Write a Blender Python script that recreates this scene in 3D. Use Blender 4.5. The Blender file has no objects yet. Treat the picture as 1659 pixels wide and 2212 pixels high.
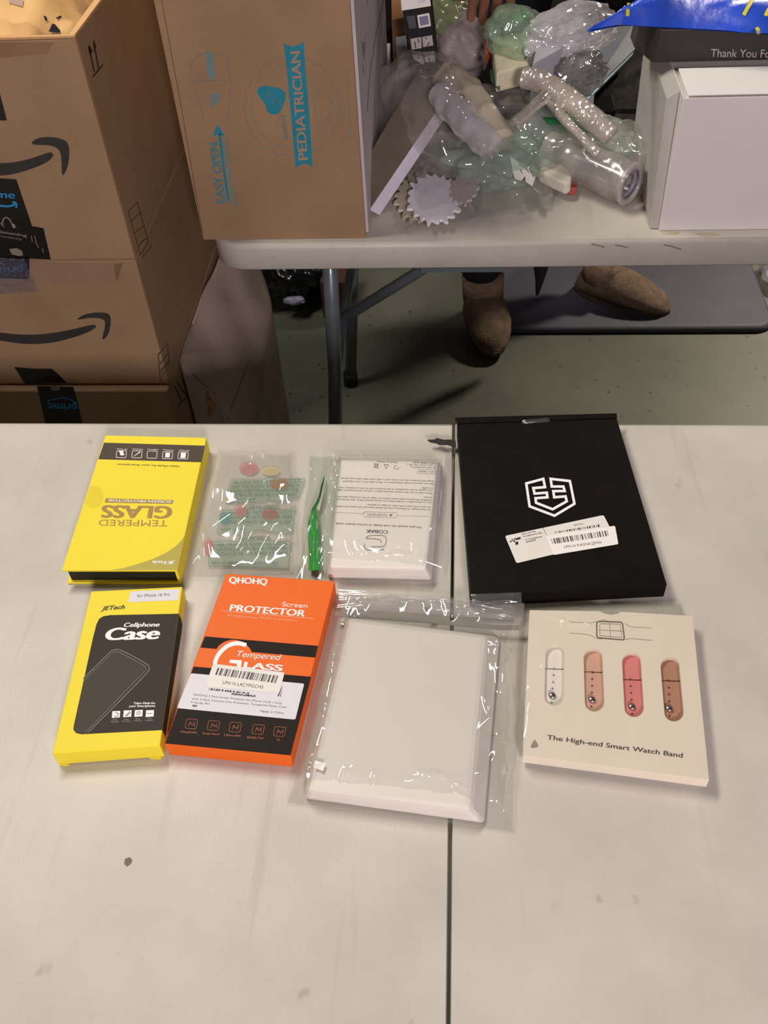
import bpy, bmesh, math, random
from mathutils import Vector, Matrix, noise
from mathutils.bvhtree import BVHTree
S = bpy.context.scene
COL = S.collection
random.seed(7)

# ------------------------------------------------------------------ camera
FPX = 2030.0
PITCH, ROLL, YAW = math.radians(46.48), math.radians(-3.908), math.radians(6.1)
CAM = Vector((0, 0, 1.44))
_f = Vector((0, math.cos(PITCH), -math.sin(PITCH))); _r = Vector((1, 0, 0)); _u = _r.cross(_f)
_r, _u = _r*math.cos(ROLL)+_u*math.sin(ROLL), -_r*math.sin(ROLL)+_u*math.cos(ROLL)
_Z = Matrix.Rotation(YAW, 3, 'Z')
FW, RT, UP = _Z@_f, _Z@_r, _Z@_u
cd = bpy.data.cameras.new('camera'); cam = bpy.data.objects.new('camera', cd); COL.objects.link(cam)
cd.sensor_fit = 'VERTICAL'; cd.sensor_height = 24.0; cd.lens = FPX/2212*24.0
cd.clip_start = 0.01
M = Matrix((RT, UP, -FW)).transposed().to_4x4(); M.translation = CAM
cam.matrix_world = M
S.camera = cam

# ------------------------------------------------------------------ world, lamps, exposure
W = bpy.data.worlds.new('room_air'); S.world = W; W.use_nodes = True
W.node_tree.nodes['Background'].inputs[0].default_value = (0.85, 0.82, 0.80, 1)
W.node_tree.nodes['Background'].inputs[1].default_value = 0.06
def area(name, loc, aim, sx, sy, power, col):
    l = bpy.data.lights.new(name, 'AREA'); l.shape = 'RECTANGLE'; l.size = sx; l.size_y = sy
    l.energy = power; l.color = col
    o = bpy.data.objects.new(name, l); COL.objects.link(o); o.location = loc
    o.rotation_euler = (Vector(aim)-Vector(loc)).to_track_quat('-Z', 'Y').to_euler()
    return o
area('ceiling_lamp', (-0.95, 1.35, 2.60), (-0.1, 0.8, 0.74), 1.1, 0.16, 35, (1.0, 0.94, 0.85))
area('fill_lamp', (0.45, -1.55, 1.95), (0.0, 1.0, 0.8), 0.4, 0.4, 45, (1.0, 0.88, 0.93))  # cool fill from an unseen source behind the camera
bl_ = area('back_ceiling_lamp', (1.75, 3.1, 2.3), (0.85, 1.70, 0.0), 0.25, 0.25, 9, (1.0, 0.88, 0.72)); bl_.data.spread = math.radians(56)
vs = S.view_settings
S.display_settings.display_device = 'sRGB'
vs.view_transform = 'Standard'; vs.look = 'None'; vs.gamma = 1; vs.use_curve_mapping = False
vs.exposure = 0.0
S.cycles.transparent_max_bounces = 24
S.cycles.max_bounces = 8

# ------------------------------------------------------------------ helpers: rays
def ray(px, py): return FW + RT*((px-829.5)/FPX) - UP*((py-1106)/FPX)
def at(px, py, z=0.74):
    d = ray(px, py); return CAM + d*((z-CAM.z)/d.z)
def aty(px, py, y):
    d = ray(px, py); return CAM + d*(y/d.y)
def atx(px, py, x):
    d = ray(px, py); return CAM + d*(x/d.x)
class Pl:
    """plane on a real surface; call with photo pixel -> point on that surface, lifted k*0.1 mm"""
    def __init__(s, p, n): s.p = Vector(p); s.n = Vector(n).normalized()
    def __call__(s, px, py, k=0):
        d = ray(px, py); t = (s.p-CAM).dot(s.n)/d.dot(s.n); return CAM+d*t+s.n*(0.00008*k)
class Surf:
    def __init__(s, me, off=Vector()):
        s.off = off; s.z = sum(v.co.z for v in me.vertices)/len(me.vertices)+off.z; bm = bmesh.new(); bm.from_mesh(me); s.b = BVHTree.FromBMesh(bm); bm.free()
    def __call__(s, px, py, k=0):
        d = ray(px, py).normalized(); h = s.b.ray_cast(CAM-s.off, d)
        if h[0] is None: return at(px, py, s.z)
        n = h[1] if h[1].dot(d) < 0 else -h[1]
        return h[0]+s.off+n*(0.0004*k)
def hz(z): return Pl((0, 0, z), (0, 0, 1))
def zc(s, ox, oy): return lambda *p: [(x/s+ox, y/s+oy) for x, y in p]

# ------------------------------------------------------------------ helpers: materials
def lin(h):
    h = h.lstrip('#'); o = []
    for i in (0, 2, 4):
        v = int(h[i:i+2], 16)/255; o.append(v/12.92 if v <= .04045 else ((v+.055)/1.055)**2.4)
    return o
MC = {}
def mat(name, hexc, rough=0.5, var=0.06, scale=30, bump=0.0, bscale=200, metal=0, spec=0.4, gain=1.0, coat=0, sub=None, alpha=1):
    if name in MC: return MC[name]
    m = bpy.data.materials.new(name); m.use_nodes = True; nt = m.node_tree; P = nt.nodes['Principled BSDF']
    c = [min(0.93, v*gain) for v in lin(hexc)]
    tc = nt.nodes.new('ShaderNodeTexCoord')
    n = nt.nodes.new('ShaderNodeTexNoise'); n.inputs['Scale'].default_value = scale; n.inputs['Detail'].default_value = 4
    nt.links.new(tc.outputs['Object'], n.inputs['Vector'])
    r = nt.nodes.new('ShaderNodeValToRGB')
    r.color_ramp.elements[0].position = 0.3; r.color_ramp.elements[1].position = 0.7
    r.color_ramp.elements[0].color = [v*(1-var) for v in c]+[1]
    r.color_ramp.elements[1].color = [min(1, v*(1+var)) for v in c]+[1]
    nt.links.new(n.outputs['Fac'], r.inputs['Fac']); nt.links.new(r.outputs['Color'], P.inputs['Base Color'])
    P.inputs['Roughness'].default_value = rough; P.inputs['Metallic'].default_value = metal
    P.inputs['Specular IOR Level'].default_value = spec; P.inputs['Coat Weight'].default_value = coat
    P.inputs['Alpha'].default_value = alpha
    if bump:
        n2 = nt.nodes.new('ShaderNodeTexNoise'); n2.inputs['Scale'].default_value = bscale; n2.inputs['Detail'].default_value = 3
        nt.links.new(tc.outputs['Object'], n2.inputs['Vector'])
        b = nt.nodes.new('ShaderNodeBump'); b.inputs['Strength'].default_value = bump; b.inputs['Distance'].default_value = 0.002
        nt.links.new(n2.outputs['Fac'], b.inputs['Height']); nt.links.new(b.outputs['Normal'], P.inputs['Normal'])
    MC[name] = m; return m
def film(name, tint='ffffff', veil=0.05, veilc='e8e8e6', gloss=0.10, rough=0.06, bump=0.0, bscale=60, vor=False):
    if name in MC: return MC[name]
    m = bpy.data.materials.new(name); m.use_nodes = True; nt = m.node_tree; nt.nodes.clear()
    N = nt.nodes.new; L = nt.links.new
    out = N('ShaderNodeOutputMaterial'); tr = N('ShaderNodeBsdfTransparent'); tr.inputs[0].default_value = lin(tint)+[1]
    gl = N('ShaderNodeBsdfGlossy'); gl.inputs['Roughness'].default_value = rough; gl.inputs['Color'].default_value = (1, 1, 1, 1)
    df = N('ShaderNodeBsdfDiffuse'); df.inputs[0].default_value = lin(veilc)+[1]
    lw = N('ShaderNodeLayerWeight'); lw.inputs['Blend'].default_value = 0.25
    mr = N('ShaderNodeMapRange'); mr.inputs['To Min'].default_value = gloss*0.6; mr.inputs['To Max'].default_value = min(1, gloss*3.5)
    L(lw.outputs['Facing'], mr.inputs['Value'])
    tc = N('ShaderNodeTexCoord'); nz = N('ShaderNodeTexNoise'); nz.inputs['Scale'].default_value = 25; nz.inputs['Detail'].default_value = 5
    L(tc.outputs['Object'], nz.inputs['Vector'])
    mv = N('ShaderNodeMapRange'); mv.inputs['From Min'].default_value = .3; mv.inputs['From Max'].default_value = .7
    mv.inputs['To Min'].default_value = veil*0.6; mv.inputs['To Max'].default_value = veil*1.4
    L(nz.outputs['Fac'], mv.inputs['Value'])
    m1 = N('ShaderNodeMixShader'); m2 = N('ShaderNodeMixShader')
    L(mv.outputs[0], m1.inputs[0]); L(tr.outputs[0], m1.inputs[1]); L(df.outputs[0], m1.inputs[2])
    L(mr.outputs[0], m2.inputs[0]); L(m1.outputs[0], m2.inputs[1]); L(gl.outputs[0], m2.inputs[2]); L(m2.outputs[0], out.inputs[0])
    if bump:
        if vor:
            n2 = N('ShaderNodeTexVoronoi'); n2.inputs['Scale'].default_value = bscale; o = n2.outputs['Distance']
        else:
            n2 = N('ShaderNodeTexNoise'); n2.inputs['Scale'].default_value = bscale; n2.inputs['Detail'].default_value = 2; o = n2.outputs['Fac']
        L(tc.outputs['Object'], n2.inputs['Vector'])
        b = N('ShaderNodeBump'); b.inputs['Strength'].default_value = bump; b.inputs['Distance'].default_value = 0.003
        L(o, b.inputs['Height']); L(b.outputs[0], gl.inputs['Normal'])
    MC[name] = m; return m

G = 1.18
card = mat('cardboard', '977a5c', .85, .10, 9, .25, 150, gain=1.1, spec=.2)
card_in = mat('cardboard_inner', 'b08a5e', .85, .08, 10, .2, 90, gain=1.35)
card_old = mat('cardboard_worn', '8f7f72', .85, .18, 9, .4, 60, gain=1.7)
paper_k = mat('kraft_paper', 'b8935f', .8, .10, 18, .3, 70, gain=1.35)
white_c = mat('white_card', 'cfc8c4', .6, .02, 10, gain=G)
white_b = mat('bright_white', 'e6e0d8', .5, .02, 10, gain=G)
black_c = mat('black_card', '120e0b', .5, .3, 40, .1, 300, spec=.12)
black_p = mat('black_plastic', '0d0c0c', .35, .3, 20)
dark_ink = mat('dark_ink', '2a2420', .6, .1)
grey_ink = mat('grey_ink', '55504a', .6, .1)
white_i = mat('white_ink', 'f0ebe2', .5, .02, gain=G)
yel = mat('yellow_card', 'ecd83a', .55, .02, 12, gain=1.08, spec=.2)
ora = mat('orange_card', 'e8681c', .5, .02, 12, gain=1.08, spec=.2)
smile_i = mat('smile_ink', '35302c', .7, .15)
teal_i = mat('teal_ink', '1f7f92', .7, .08, gain=1.1)
teal_f = mat('faded_teal_ink', '6d7a74', .8, .08)
blue_i = mat('tape_blue_ink', '2f8fc4', .5, .05)
tape_m = mat('black_tape', '1c1815', .35, .2, 60, .2, 200)
label_w = mat('label_paper', 'd9d5cc', .5, .02, gain=G)
label_g = mat('label_paper_cool', 'cfcdd0', .5, .02, gain=G)

# ------------------------------------------------------------------ helpers: objects
def tag(o, label=None, cat=None, group=None, kind=None):
    for k, v in (('label', label), ('category', cat), ('group', group), ('kind', kind)):
        if v: o[k] = v
    return o
def thing(name, loc, label, cat, group=None):
    o = bpy.data.objects.new(name, None); COL.objects.link(o); o.location = loc; o.empty_display_size = .02
    bpy.context.view_layer.update()
    return tag(o, label, cat, group)
def wloc(p):
    v = Vector()
    while p is not None: v += Vector(p.location); p = p.parent
    return v
def mesh(name, vs, fs, m, parent=None, smooth=False, loc=None, label=None):
    off = wloc(parent) if parent else Vector(loc or (0, 0, 0))
    me = bpy.data.meshes.new(name); me.from_pydata([tuple(Vector(v)-off) for v in vs], [], fs); me.update()
    if smooth:
        for p in me.polygons: p.use_smooth = True
    if m: me.materials.append(m)
    o = bpy.data.objects.new(name, me); COL.objects.link(o)
    if parent: o.parent = parent
    elif loc: o.location = loc
    if label: o['label'] = label
    return o
def bevel(o, w=0.001, seg=2, ang=0.5):
    b = o.modifiers.new('bevel', 'BEVEL'); b.width = w; b.segments = seg; b.limit_method = 'ANGLE'; b.angle_limit = ang
    return o
def frustum(name, top, bot, m, parent=None, bev=0.0, loc=None, label=None):
    n = len(top); vs = [Vector(v) for v in bot]+[Vector(v) for v in top]
    fs = [tuple(range(n-1, -1, -1)), tuple(range(n, 2*n))]+[(i, (i+1) % n, n+(i+1) % n, n+i) for i in range(n)]
    o = mesh(name, vs, fs, m, parent, loc=loc, label=label)
    bm = bmesh.new(); bm.from_mesh(o.data); bmesh.ops.recalc_face_normals(bm, faces=bm.faces); bm.to_mesh(o.data); bm.free()
    if bev: bevel(o, bev)
    return o
def slab(name, quad, z0, m, parent=None, bev=0.0, label=None, loc=None):
    """quad: world points of the top face; straight down to z0"""
    return frustum(name, quad, [Vector((v[0], v[1], z0)) for v in quad], m, parent, bev, loc, label)
def box(name, a, b, m, parent=None, bev=0.0, label=None, loc=None):
    q = [(a[0], a[1], b[2]), (b[0], a[1], b[2]), (b[0], b[1], b[2]), (a[0], b[1], b[2])]
    return slab(name, q, a[2], m, parent, bev, label, loc)
def inset(q, d):
    c = sum((Vector(v) for v in q), Vector())/len(q); o = []
    n = len(q)
    for i in range(n):
        a, b, e = Vector(q[i-1]), Vector(q[i]), Vector(q[(i+1) % n])
        o.append(b+((a-b).normalized()+(e-b).normalized())*d)
    return o
def poly(name, pl, pts, m, parent, k=1, label=None, sm=0):
    if sm: pts = soft(list(pts)+[pts[0]], sm)[1:-1]
    return mesh(name, [pl(x, y, k) for x, y in pts], [tuple(range(len(pts)))], m, parent, label=label)
def polys(name, pl, lst, m, parent, k=1, label=None):
    vs = []; fs = []; st = .22 if len(lst) < 10 else 0
    for i, pts in enumerate(lst):
        fs.append(tuple(range(len(vs), len(vs)+len(pts)))); vs += [pl(x, y, k+st*i) for x, y in pts]
    return mesh(name, vs, fs, m, parent, label=label)
def ribbon(pts, w, closed=False):
    """quads along a pixel polyline"""
    P = [Vector(p) for p in pts]; n = len(P); Lf = []; Rt = []
    for i in range(n):
        a = P[i-1] if (i > 0 or closed) else P[i]; b = P[(i+1) % n] if (i < n-1 or closed) else P[i]
        d1 = (P[i]-a); d2 = (b-P[i])
        if d1.length < 1e-6: d1 = d2
        if d2.length < 1e-6: d2 = d1
        d1.normalize(); d2.normalize(); t = (d1+d2)
        if t.length < 1e-3: t = d1.copy()
        t.normalize(); nn = Vector((-t.y, t.x)); s = w/2/max(0.45, t.dot(d1))
        Lf.append(P[i]+nn*s); Rt.append(P[i]-nn*s)
    q = []
    for i in range(n if closed else n-1):
        j = (i+1) % n; q.append([tuple(Lf[i]), tuple(Rt[i]), tuple(Rt[j]), tuple(Lf[j])])
    return q
def soft(l, n=2):
    for _ in range(n):
        o = [l[0]]
        for a, b in zip(l[:-1], l[1:]): o += [(a[0]*.75+b[0]*.25, a[1]*.75+b[1]*.25), (a[0]*.25+b[0]*.75, a[1]*.25+b[1]*.75)]
        l = o+[l[-1]]
    return l
def strokes(name, pl, lines, w, m, parent, k=1, closed=False, label=None, sm=0):
    vs = []; fs = []
    if sm: lines = [soft(l, sm) for l in lines]
    for i, l in enumerate(lines):
        for pts in ribbon(l, w, closed):
            fs.append(tuple(range(len(vs), len(vs)+4))); vs += [pl(x, y, k+.16*i) for x, y in pts]
    return mesh(name, vs, fs, m, parent, label=label)
def ell(cx, cy, rx, ry, n=28, rot=0, a0=0, a1=360):
    o = []
    for i in range(n):
        a = math.radians(a0+(a1-a0)*i/(n if a1-a0 == 360 else n-1)); x, y = rx*math.cos(a), ry*math.sin(a)
        o.append((cx+x*math.cos(rot)-y*math.sin(rot), cy+x*math.sin(rot)+y*math.cos(rot)))
    return o
def rrect(pts, r=0.15, n=4):
    """round the corners of a pixel quad"""
    o = []; L = len(pts)
    for i in range(L):
        a, b, c = Vector(pts[i-1]), Vector(pts[i]), Vector(pts[(i+1) % L])
        rr = r*min((a-b).length, (c-b).length); p = b+(a-b).normalized()*rr; q = b+(c-b).normalized()*rr
        for j in range(n+1):
            t = j/n; o.append(tuple(p*(1-t)**2+b*2*t*(1-t)+q*t*t))
    return o
_tc = {}
def tmesh(s, bold):
    key = (s, bold)
    if key in _tc: return _tc[key]
    cu = bpy.data.curves.new('t', 'FONT'); cu.body = s; cu.resolution_u = 6; cu.offset = bold
    ob = bpy.data.objects.new('t', cu); COL.objects.link(ob)
    dg = bpy.context.evaluated_depsgraph_get(); me = bpy.data.meshes.new_from_object(ob.evaluated_get(dg))
    vs = [(v.co.x, v.co.y) for v in me.vertices]; fs = [tuple(p.vertices) for p in me.polygons]
    bpy.data.objects.remove(ob); bpy.data.curves.remove(cu); bpy.data.meshes.remove(me)
    _tc[key] = (vs, fs); return _tc[key]
_hm = None
def text(pl, s, bl, br, tl, m, parent, bold=0.0, k=2, name='lettering', ref=None, italic=0.0, join=None):
    global _hm
    if _hm is None: _hm = max(v[1] for v in tmesh('H', 0)[0])
    vs, fs = tmesh(s, 0)
    if not vs: return
    rv = tmesh(ref, 0)[0] if ref else vs
    x0 = min(v[0] for v in rv); x1 = max(v[0] for v in rv)
    bl, br, tl = Vector(bl), Vector(br), Vector(tl); ex = br-bl; ey = tl-bl
    pp = []; f0 = fs; fs = []; SH = [(0, 0)] if bold < .008 else [(-1, 0), (1, 0)] if bold < .02 else [(-1, 0), (-.33, 0), (.33, 0), (1, 0), (0, .45)]
    for cI, (shx, shy) in enumerate(SH):
        shx *= bold*1.4; shy *= bold*1.1; b = len(pp)
        for x, y in vs:
            v = (y+shy)/_hm; u = (x+shx-x0)/(x1-x0)+italic*v
            q = bl+ex*u+ey*v; pp.append(pl(q.x, q.y, k+.5*cI))
        fs += [tuple(i+b for i in f) for f in f0]
    if join is not None:
        b = len(join[0]); join[0].extend(pp); join[1].extend([tuple(i+b for i in f) for f in fs]); return
    return mesh(name, pp, fs, m, parent)
def barcode(pl, tl, tr, bl, br, m, parent, seed=1, n=46, k=3):
    r = random.Random(seed); ws = [r.choice((1, 1, 2, 3)) for _ in range(n)]; T = sum(ws); a = 0; q = []
    tl, tr, bl, br = map(Vector, (tl, tr, bl, br))
    for i, w in enumerate(ws):
        if i % 2 == 0:
            u, v = a/T, (a+w)/T
            q.append([tuple(tl.lerp(tr, u)), tuple(tl.lerp(tr, v)), tuple(bl.lerp(br, v)), tuple(bl.lerp(br, u))])
        a += w
    return polys('barcode', pl, q, m, parent, k)
def tube(name, pts, r, m, parent=None, seg=14, caps=True, loc=None, disp=0, seed=0, label=None, bub=0):
    P = [Vector(p) for p in pts]; n = len(P); vs = []; fs = []
    rr = r if isinstance(r, (list, tuple)) else [r]*n
    prev = None
    for i in range(n):
        t = (P[min(n-1, i+1)]-P[max(0, i-1)]).normalized()
        a = (prev-t*prev.dot(t)).normalized() if prev else t.orthogonal().normalized()
        prev = a; b = t.cross(a)
        for j in range(seg):
            th = 2*math.pi*j/seg; R = rr[i]
            q = P[i]+(a*math.cos(th)+b*math.sin(th))*R
            if disp: R += disp*noise.noise(q*45+Vector((seed, 0, 0)))
            if bub: R += bub*abs(math.sin(i*1.6+(j % 2)*.8))*abs(math.sin(j*math.pi/2+.6))
            vs.append(P[i]+(a*math.cos(th)+b*math.sin(th))*R)
    for i in range(n-1):
        for j in range(seg):
            k = (j+1) % seg; fs.append((i*seg+j, i*seg+k, (i+1)*seg+k, (i+1)*seg+j))
    if caps: fs.append(tuple(range(seg-1, -1, -1))); fs.append(tuple(range((n-1)*seg, n*seg)))
    return mesh(name, vs, fs, m, parent, smooth=True, loc=loc, label=label)
def densify(pts, n):
    P = [Vector(p) for p in pts]; out = []
    for s in range(n):
        t = s/(n-1)*(len(P)-1); i = min(len(P)-2, int(t)); f = t-i
        p0 = P[max(0, i-1)]; p1 = P[i]; p2 = P[i+1]; p3 = P[min(len(P)-1, i+2)]
        out.append(0.5*((2*p1)+(p2-p0)*f+(2*p0-5*p1+4*p2-p3)*f*f+(3*p1-p0-3*p2+p3)*f**3))
    return out
def crease(u, v, R):
    s = 0
    for (a, b, c, w, h, u0, v0, ln) in R:
        d = a*(u-u0)+b*(v-v0); e = -b*(u-u0)+a*(v-v0)
        s += h*max(0, 1-abs(d)/w)*math.exp(-(e/ln)**2)
    return s
def bag(name, quad, zb, h, m, parent=None, res=46, seed=0, wr=0.003, edge=0.16, loc=None, label=None, ncr=26, jag=0.0, twoside=True, flat=0.0, lift=0.0015, core=None, cf=.1, tilt=0, cw=(.012, .05)):
    """pillow of film over a quad of world xy points (tl,tr,br,bl); profile swells to h with creases; a second sheet below"""
    r = random.Random(seed); C = []
    for _ in range(ncr):
        a = r.uniform(0, math.pi); C.append((math.cos(a), math.sin(a), 0, r.uniform(*cw), r.uniform(.35, 1)*r.choice((1, 1, -.6)), r.random(), r.random(), r.uniform(.08, .35)))
    Q = [Vector((v[0], v[1], 0)) for v in quad]; vs = []; fs = []
    for top in ((1, 0) if twoside else (1,)):
        b0 = len(vs)
        for i in range(res+1):
            for j in range(res+1):
                u, v = j/res, i/res
                p = Q[0].lerp(Q[1], u).lerp(Q[3].lerp(Q[2], u), v)
                ed = min(u, 1-u, v, 1-v); prof = min(1, ed/edge); prof = math.sin(prof*math.pi/2)
                if jag and ed < 0.12:
                    nrm = noise.noise_vector(Vector((u*5, v*5, seed*3.1))); p += Vector((nrm.x, nrm.y, 0))*jag
                nz = noise.noise(Vector((u*3, v*3, seed)))*.5+noise.noise(Vector((u*9, v*9, seed+5)))*.10
                cm = 1.0
                if core:
                    dd = min(u-core[0], core[1]-u, v-core[2], core[3]-v); tt = max(0, min(1, (dd+.03)/.06)); cm = 1-(1-cf)*tt
                if top: z = zb+lift+h*prof*(1+.12*nz*cm)+wr*(crease(u, v, C)+nz)*(0.35+.65*prof)*cm
                else: z = zb+0.0004
                z = max(z, zb+0.0006 if top else zb+.0003)
                vs.append(Vector((p.x, p.y, z+tilt*(v-.5))))
        for i in range(res):
            for j in range(res):
                a = b0+i*(res+1)+j; f = (a, a+1, a+res+2, a+res+1); fs.append(f if top else f[::-1])
    return mesh(name, vs, fs, m, parent, smooth=True, loc=loc, label=label)
def blob(name, c, rad, m, parent=None, seed=0, amp=.25, fr=3.0, nu=40, nv=26, zmin=None, rot=0, loc=None, label=None, sharp=0.0, tiltv=None):
    """crumpled closed ellipsoid (clear wrap, bags)"""
    vs = []; fs = []; c = Vector(c)
    Rm = Matrix.Rotation(rot, 3, 'Z')
    if tiltv: Rm = Rm@Matrix.Rotation(tiltv, 3, 'Y')
    for i in range(nv+1):
        ph = math.pi*i/nv
        for j in range(nu):
            th = 2*math.pi*j/nu
            d = Vector((math.sin(ph)*math.cos(th), math.sin(ph)*math.sin(th), math.cos(ph)))
            n = noise.noise(d*fr+Vector((seed, 0, 0)))+.2*noise.noise(d*fr*2.3+Vector((0, seed, 0)))
            rg = sharp*(max(0, 1-abs(noise.noise(d*fr*1.1+Vector((seed, seed, 0))))*5)+.5*max(0, 1-abs(noise.noise(d*fr*2.2+Vector((seed+4, seed, 0))))*5))
            k = 1+amp*(n+rg)
            p = Rm@Vector((d.x*rad[0]*k, d.y*rad[1]*k, d.z*rad[2]*k))+c
            if zmin is not None: p.z = max(p.z, zmin)
            vs.append(p)
    for i in range(nv):
        for j in range(nu):
            k = (j+1) % nu; fs.append((i*nu+j, (i+1)*nu+j, (i+1)*nu+k, i*nu+k))
    return mesh(name, vs, fs, m, parent, smooth=True, loc=loc, label=label)

# ------------------------------------------------------------------ structure
def floor_mat():
    m = bpy.data.materials.new('concrete'); m.use_nodes = True; nt = m.node_tree; P = nt.nodes['Principled BSDF']
    N = nt.nodes.new; L = nt.links.new; tc = N('ShaderNodeTexCoord')
    a = N('ShaderNodeTexNoise'); a.inputs['Scale'].default_value = 1.6; a.inputs['Detail'].default_value = 8; a.inputs['Roughness'].default_value = .65
    L(tc.outputs['Object'], a.inputs['Vector'])
    r = N('ShaderNodeValToRGB'); e = r.color_ramp.elements
    e[0].position = .3; e[0].color = (.055, .064, .042, 1); e[1].position = .75; e[1].color = (.16, .152, .118, 1)
    L(a.outputs['Fac'], r.inputs['Fac'])
    v = N('ShaderNodeTexVoronoi'); v.inputs['Scale'].default_value = 22; L(tc.outputs['Object'], v.inputs['Vector'])
    s = N('ShaderNodeMath'); s.operation = 'LESS_THAN'; s.inputs[1].default_value = 0.10; L(v.outputs['Distance'], s.inputs[0])
    mx = N('ShaderNodeMix'); mx.data_type = 'RGBA'; L(s.outputs[0], mx.inputs['Factor']); L(r.outputs['Color'], mx.inputs['A']); mx.inputs['B'].default_value = (.05, .04, .035, 1)
    L(mx.outputs['Result'], P.inputs['Base Color']); P.inputs['Roughness'].default_value = .55
    b = N('ShaderNodeBump'); b.inputs['Strength'].default_value = .15; b.inputs['Distance'].default_value = .003
    L(a.outputs['Fac'], b.inputs['Height']); L(b.outputs[0], P.inputs['Normal'])
    return m
fl = box('floor', (-2.6, -2.2, -.06), (3.2, 5.0, 0), floor_mat()); fl['kind'] = 'structure'
wall_m = mat('painted_wall', '8f8a80', .8, .05, 5, .2, 60)
for n, a, b in (('wall_back', (-2.6, 5.0, 0), (3.2, 5.1, 2.8)), ('wall_left', (-2.7, -2.2, 0), (-2.6, 5.1, 2.8))):
    o = box(n, a, b, wall_m); o['kind'] = 'structure'

# ------------------------------------------------------------------ folding tables
def tabletop_mat():
    m = bpy.data.materials.new('table_plastic'); m.use_nodes = True; nt = m.node_tree; P = nt.nodes['Principled BSDF']
    N = nt.nodes.new; L = nt.links.new; tc = N('ShaderNodeTexCoord')
    a = N('ShaderNodeTexNoise'); a.inputs['Scale'].default_value = 9; a.inputs['Detail'].default_value = 9; a.inputs['Roughness'].default_value = .62
    L(tc.outputs['Object'], a.inputs['Vector'])
    r = N('ShaderNodeValToRGB'); e = r.color_ramp.elements
    c = lin('c9c3b6')
    e[0].position = .28; e[0].color = [x*.86 for x in c]+[1]; e[1].position = .72; e[1].color = [x*1.06 for x in c]+[1]
    L(a.outputs['Fac'], r.inputs['Fac'])
    # scuffs: long thin marks and small dirt specks
    mp = N('ShaderNodeMapping'); mp.inputs['Scale'].default_value = (60, 4, 1); mp.inputs['Rotation'].default_value = (0, 0, .15)
    L(tc.outputs['Object'], mp.inputs['Vector'])
    n2 = N('ShaderNodeTexNoise'); n2.inputs['Scale'].default_value = 1.0; n2.inputs['Detail'].default_value = 6; L(mp.outputs[0], n2.inputs['Vector'])
    m2 = N('ShaderNodeMapRange'); m2.inputs['From Min'].default_value = .62; m2.inputs['From Max'].default_value = .78; m2.inputs['To Max'].default_value = .35
    L(n2.outputs['Fac'], m2.inputs['Value'])
    mx = N('ShaderNodeMix'); mx.data_type = 'RGBA'; L(m2.outputs[0], mx.inputs['Factor']); L(r.outputs['Color'], mx.inputs['A']); mx.inputs['B'].default_value = (.30, .27, .22, 1)
    n3 = N('ShaderNodeTexNoise'); n3.inputs['Scale'].default_value = 45; n3.inputs['Detail'].default_value = 2; L(tc.outputs['Object'], n3.inputs['Vector'])
    m3 = N('ShaderNodeMapRange'); m3.inputs['From Min'].default_value = .73; m3.inputs['From Max'].default_value = .79; m3.inputs['To Max'].default_value = .3
    L(n3.outputs['Fac'], m3.inputs['Value'])
    mx2 = N('ShaderNodeMix'); mx2.data_type = 'RGBA'; L(m3.outputs[0], mx2.inputs['Factor']); L(mx.outputs['Result'], mx2.inputs['A']); mx2.inputs['B'].default_value = (.2, .17, .13, 1)
    L(mx2.outputs['Result'], P.inputs['Base Color'])
    P.inputs['Roughness'].default_value = .42; P.inputs['Specular IOR Level'].default_value = .35
    n4 = N('ShaderNodeTexNoise'); n4.inputs['Scale'].default_value = 420; n4.inputs['Detail'].default_value = 2; L(tc.outputs['Object'], n4.inputs['Vector'])
    b = N('ShaderNodeBump'); b.inputs['Strength'].default_value = .25; b.inputs['Distance'].default_value = .0006
    L(n4.outputs['Fac'], b.inputs['Height']); L(b.outputs[0], P.inputs['Normal'])
    return m
table_m = tabletop_mat()
metal_m = mat('grey_steel', '6a7378', .32, .08, 20, metal=.15, coat=.3)
foot_m = mat('rubber', '151515', .7)
def rslab(name, x0, x1, y0, y1, z0, z1, rads, m, parent, rt=.007, fx=None):
    """rads: plan radii at (x0,y0),(x1,y0),(x1,y1),(x0,y1)"""
    def outline(d):
        o = []
        for (cx, cy, r, a0) in ((x0, y0, rads[0], 180), (x1, y0, rads[1], 270), (x1, y1, rads[2], 0), (x0, y1, rads[3], 90)):
            sx = 1 if cx == x0 else -1; sy = 1 if cy == y0 else -1; r = max(r, .0012)
            for i in range(9):
                a = math.radians(a0+90*i/8); rr = max(r-d, .0002); off = max(0, d-(r-rr))
                X = cx+sx*(r+off)+rr*math.cos(a)
                if fx is not None and cx == fx: X = cx+sx*min(abs(X-cx), .0008)
                o.append((X, cy+sy*(r+off)+rr*math.sin(a)))
        return o
    sm = rt if rt > .002 else rt
    rings = [(z0, .004), (z0+.004, 0), (z1-rt, 0)]+[(z1-rt+rt*math.sin(math.radians(t)), rt*(1-math.cos(math.radians(t)))) for t in (30, 60, 90)]
    vs = []; fs = []; n = 36
    for z, d in rings: vs += [Vector((x, y, z)) for x, y in outline(d)]
    for k in range(len(rings)-1):
        for i in range(n): j = (i+1) % n; fs.append((k*n+i, k*n+j, (k+1)*n+j, (k+1)*n+i))
    fs.append(tuple(range(n-1, -1, -1))); fs.append(tuple(range((len(rings)-1)*n, len(rings)*n)))
    o = mesh(name, vs, fs, m, parent)
    for p in o.data.polygons: p.use_smooth = len(p.vertices) == 4
    return o
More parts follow.
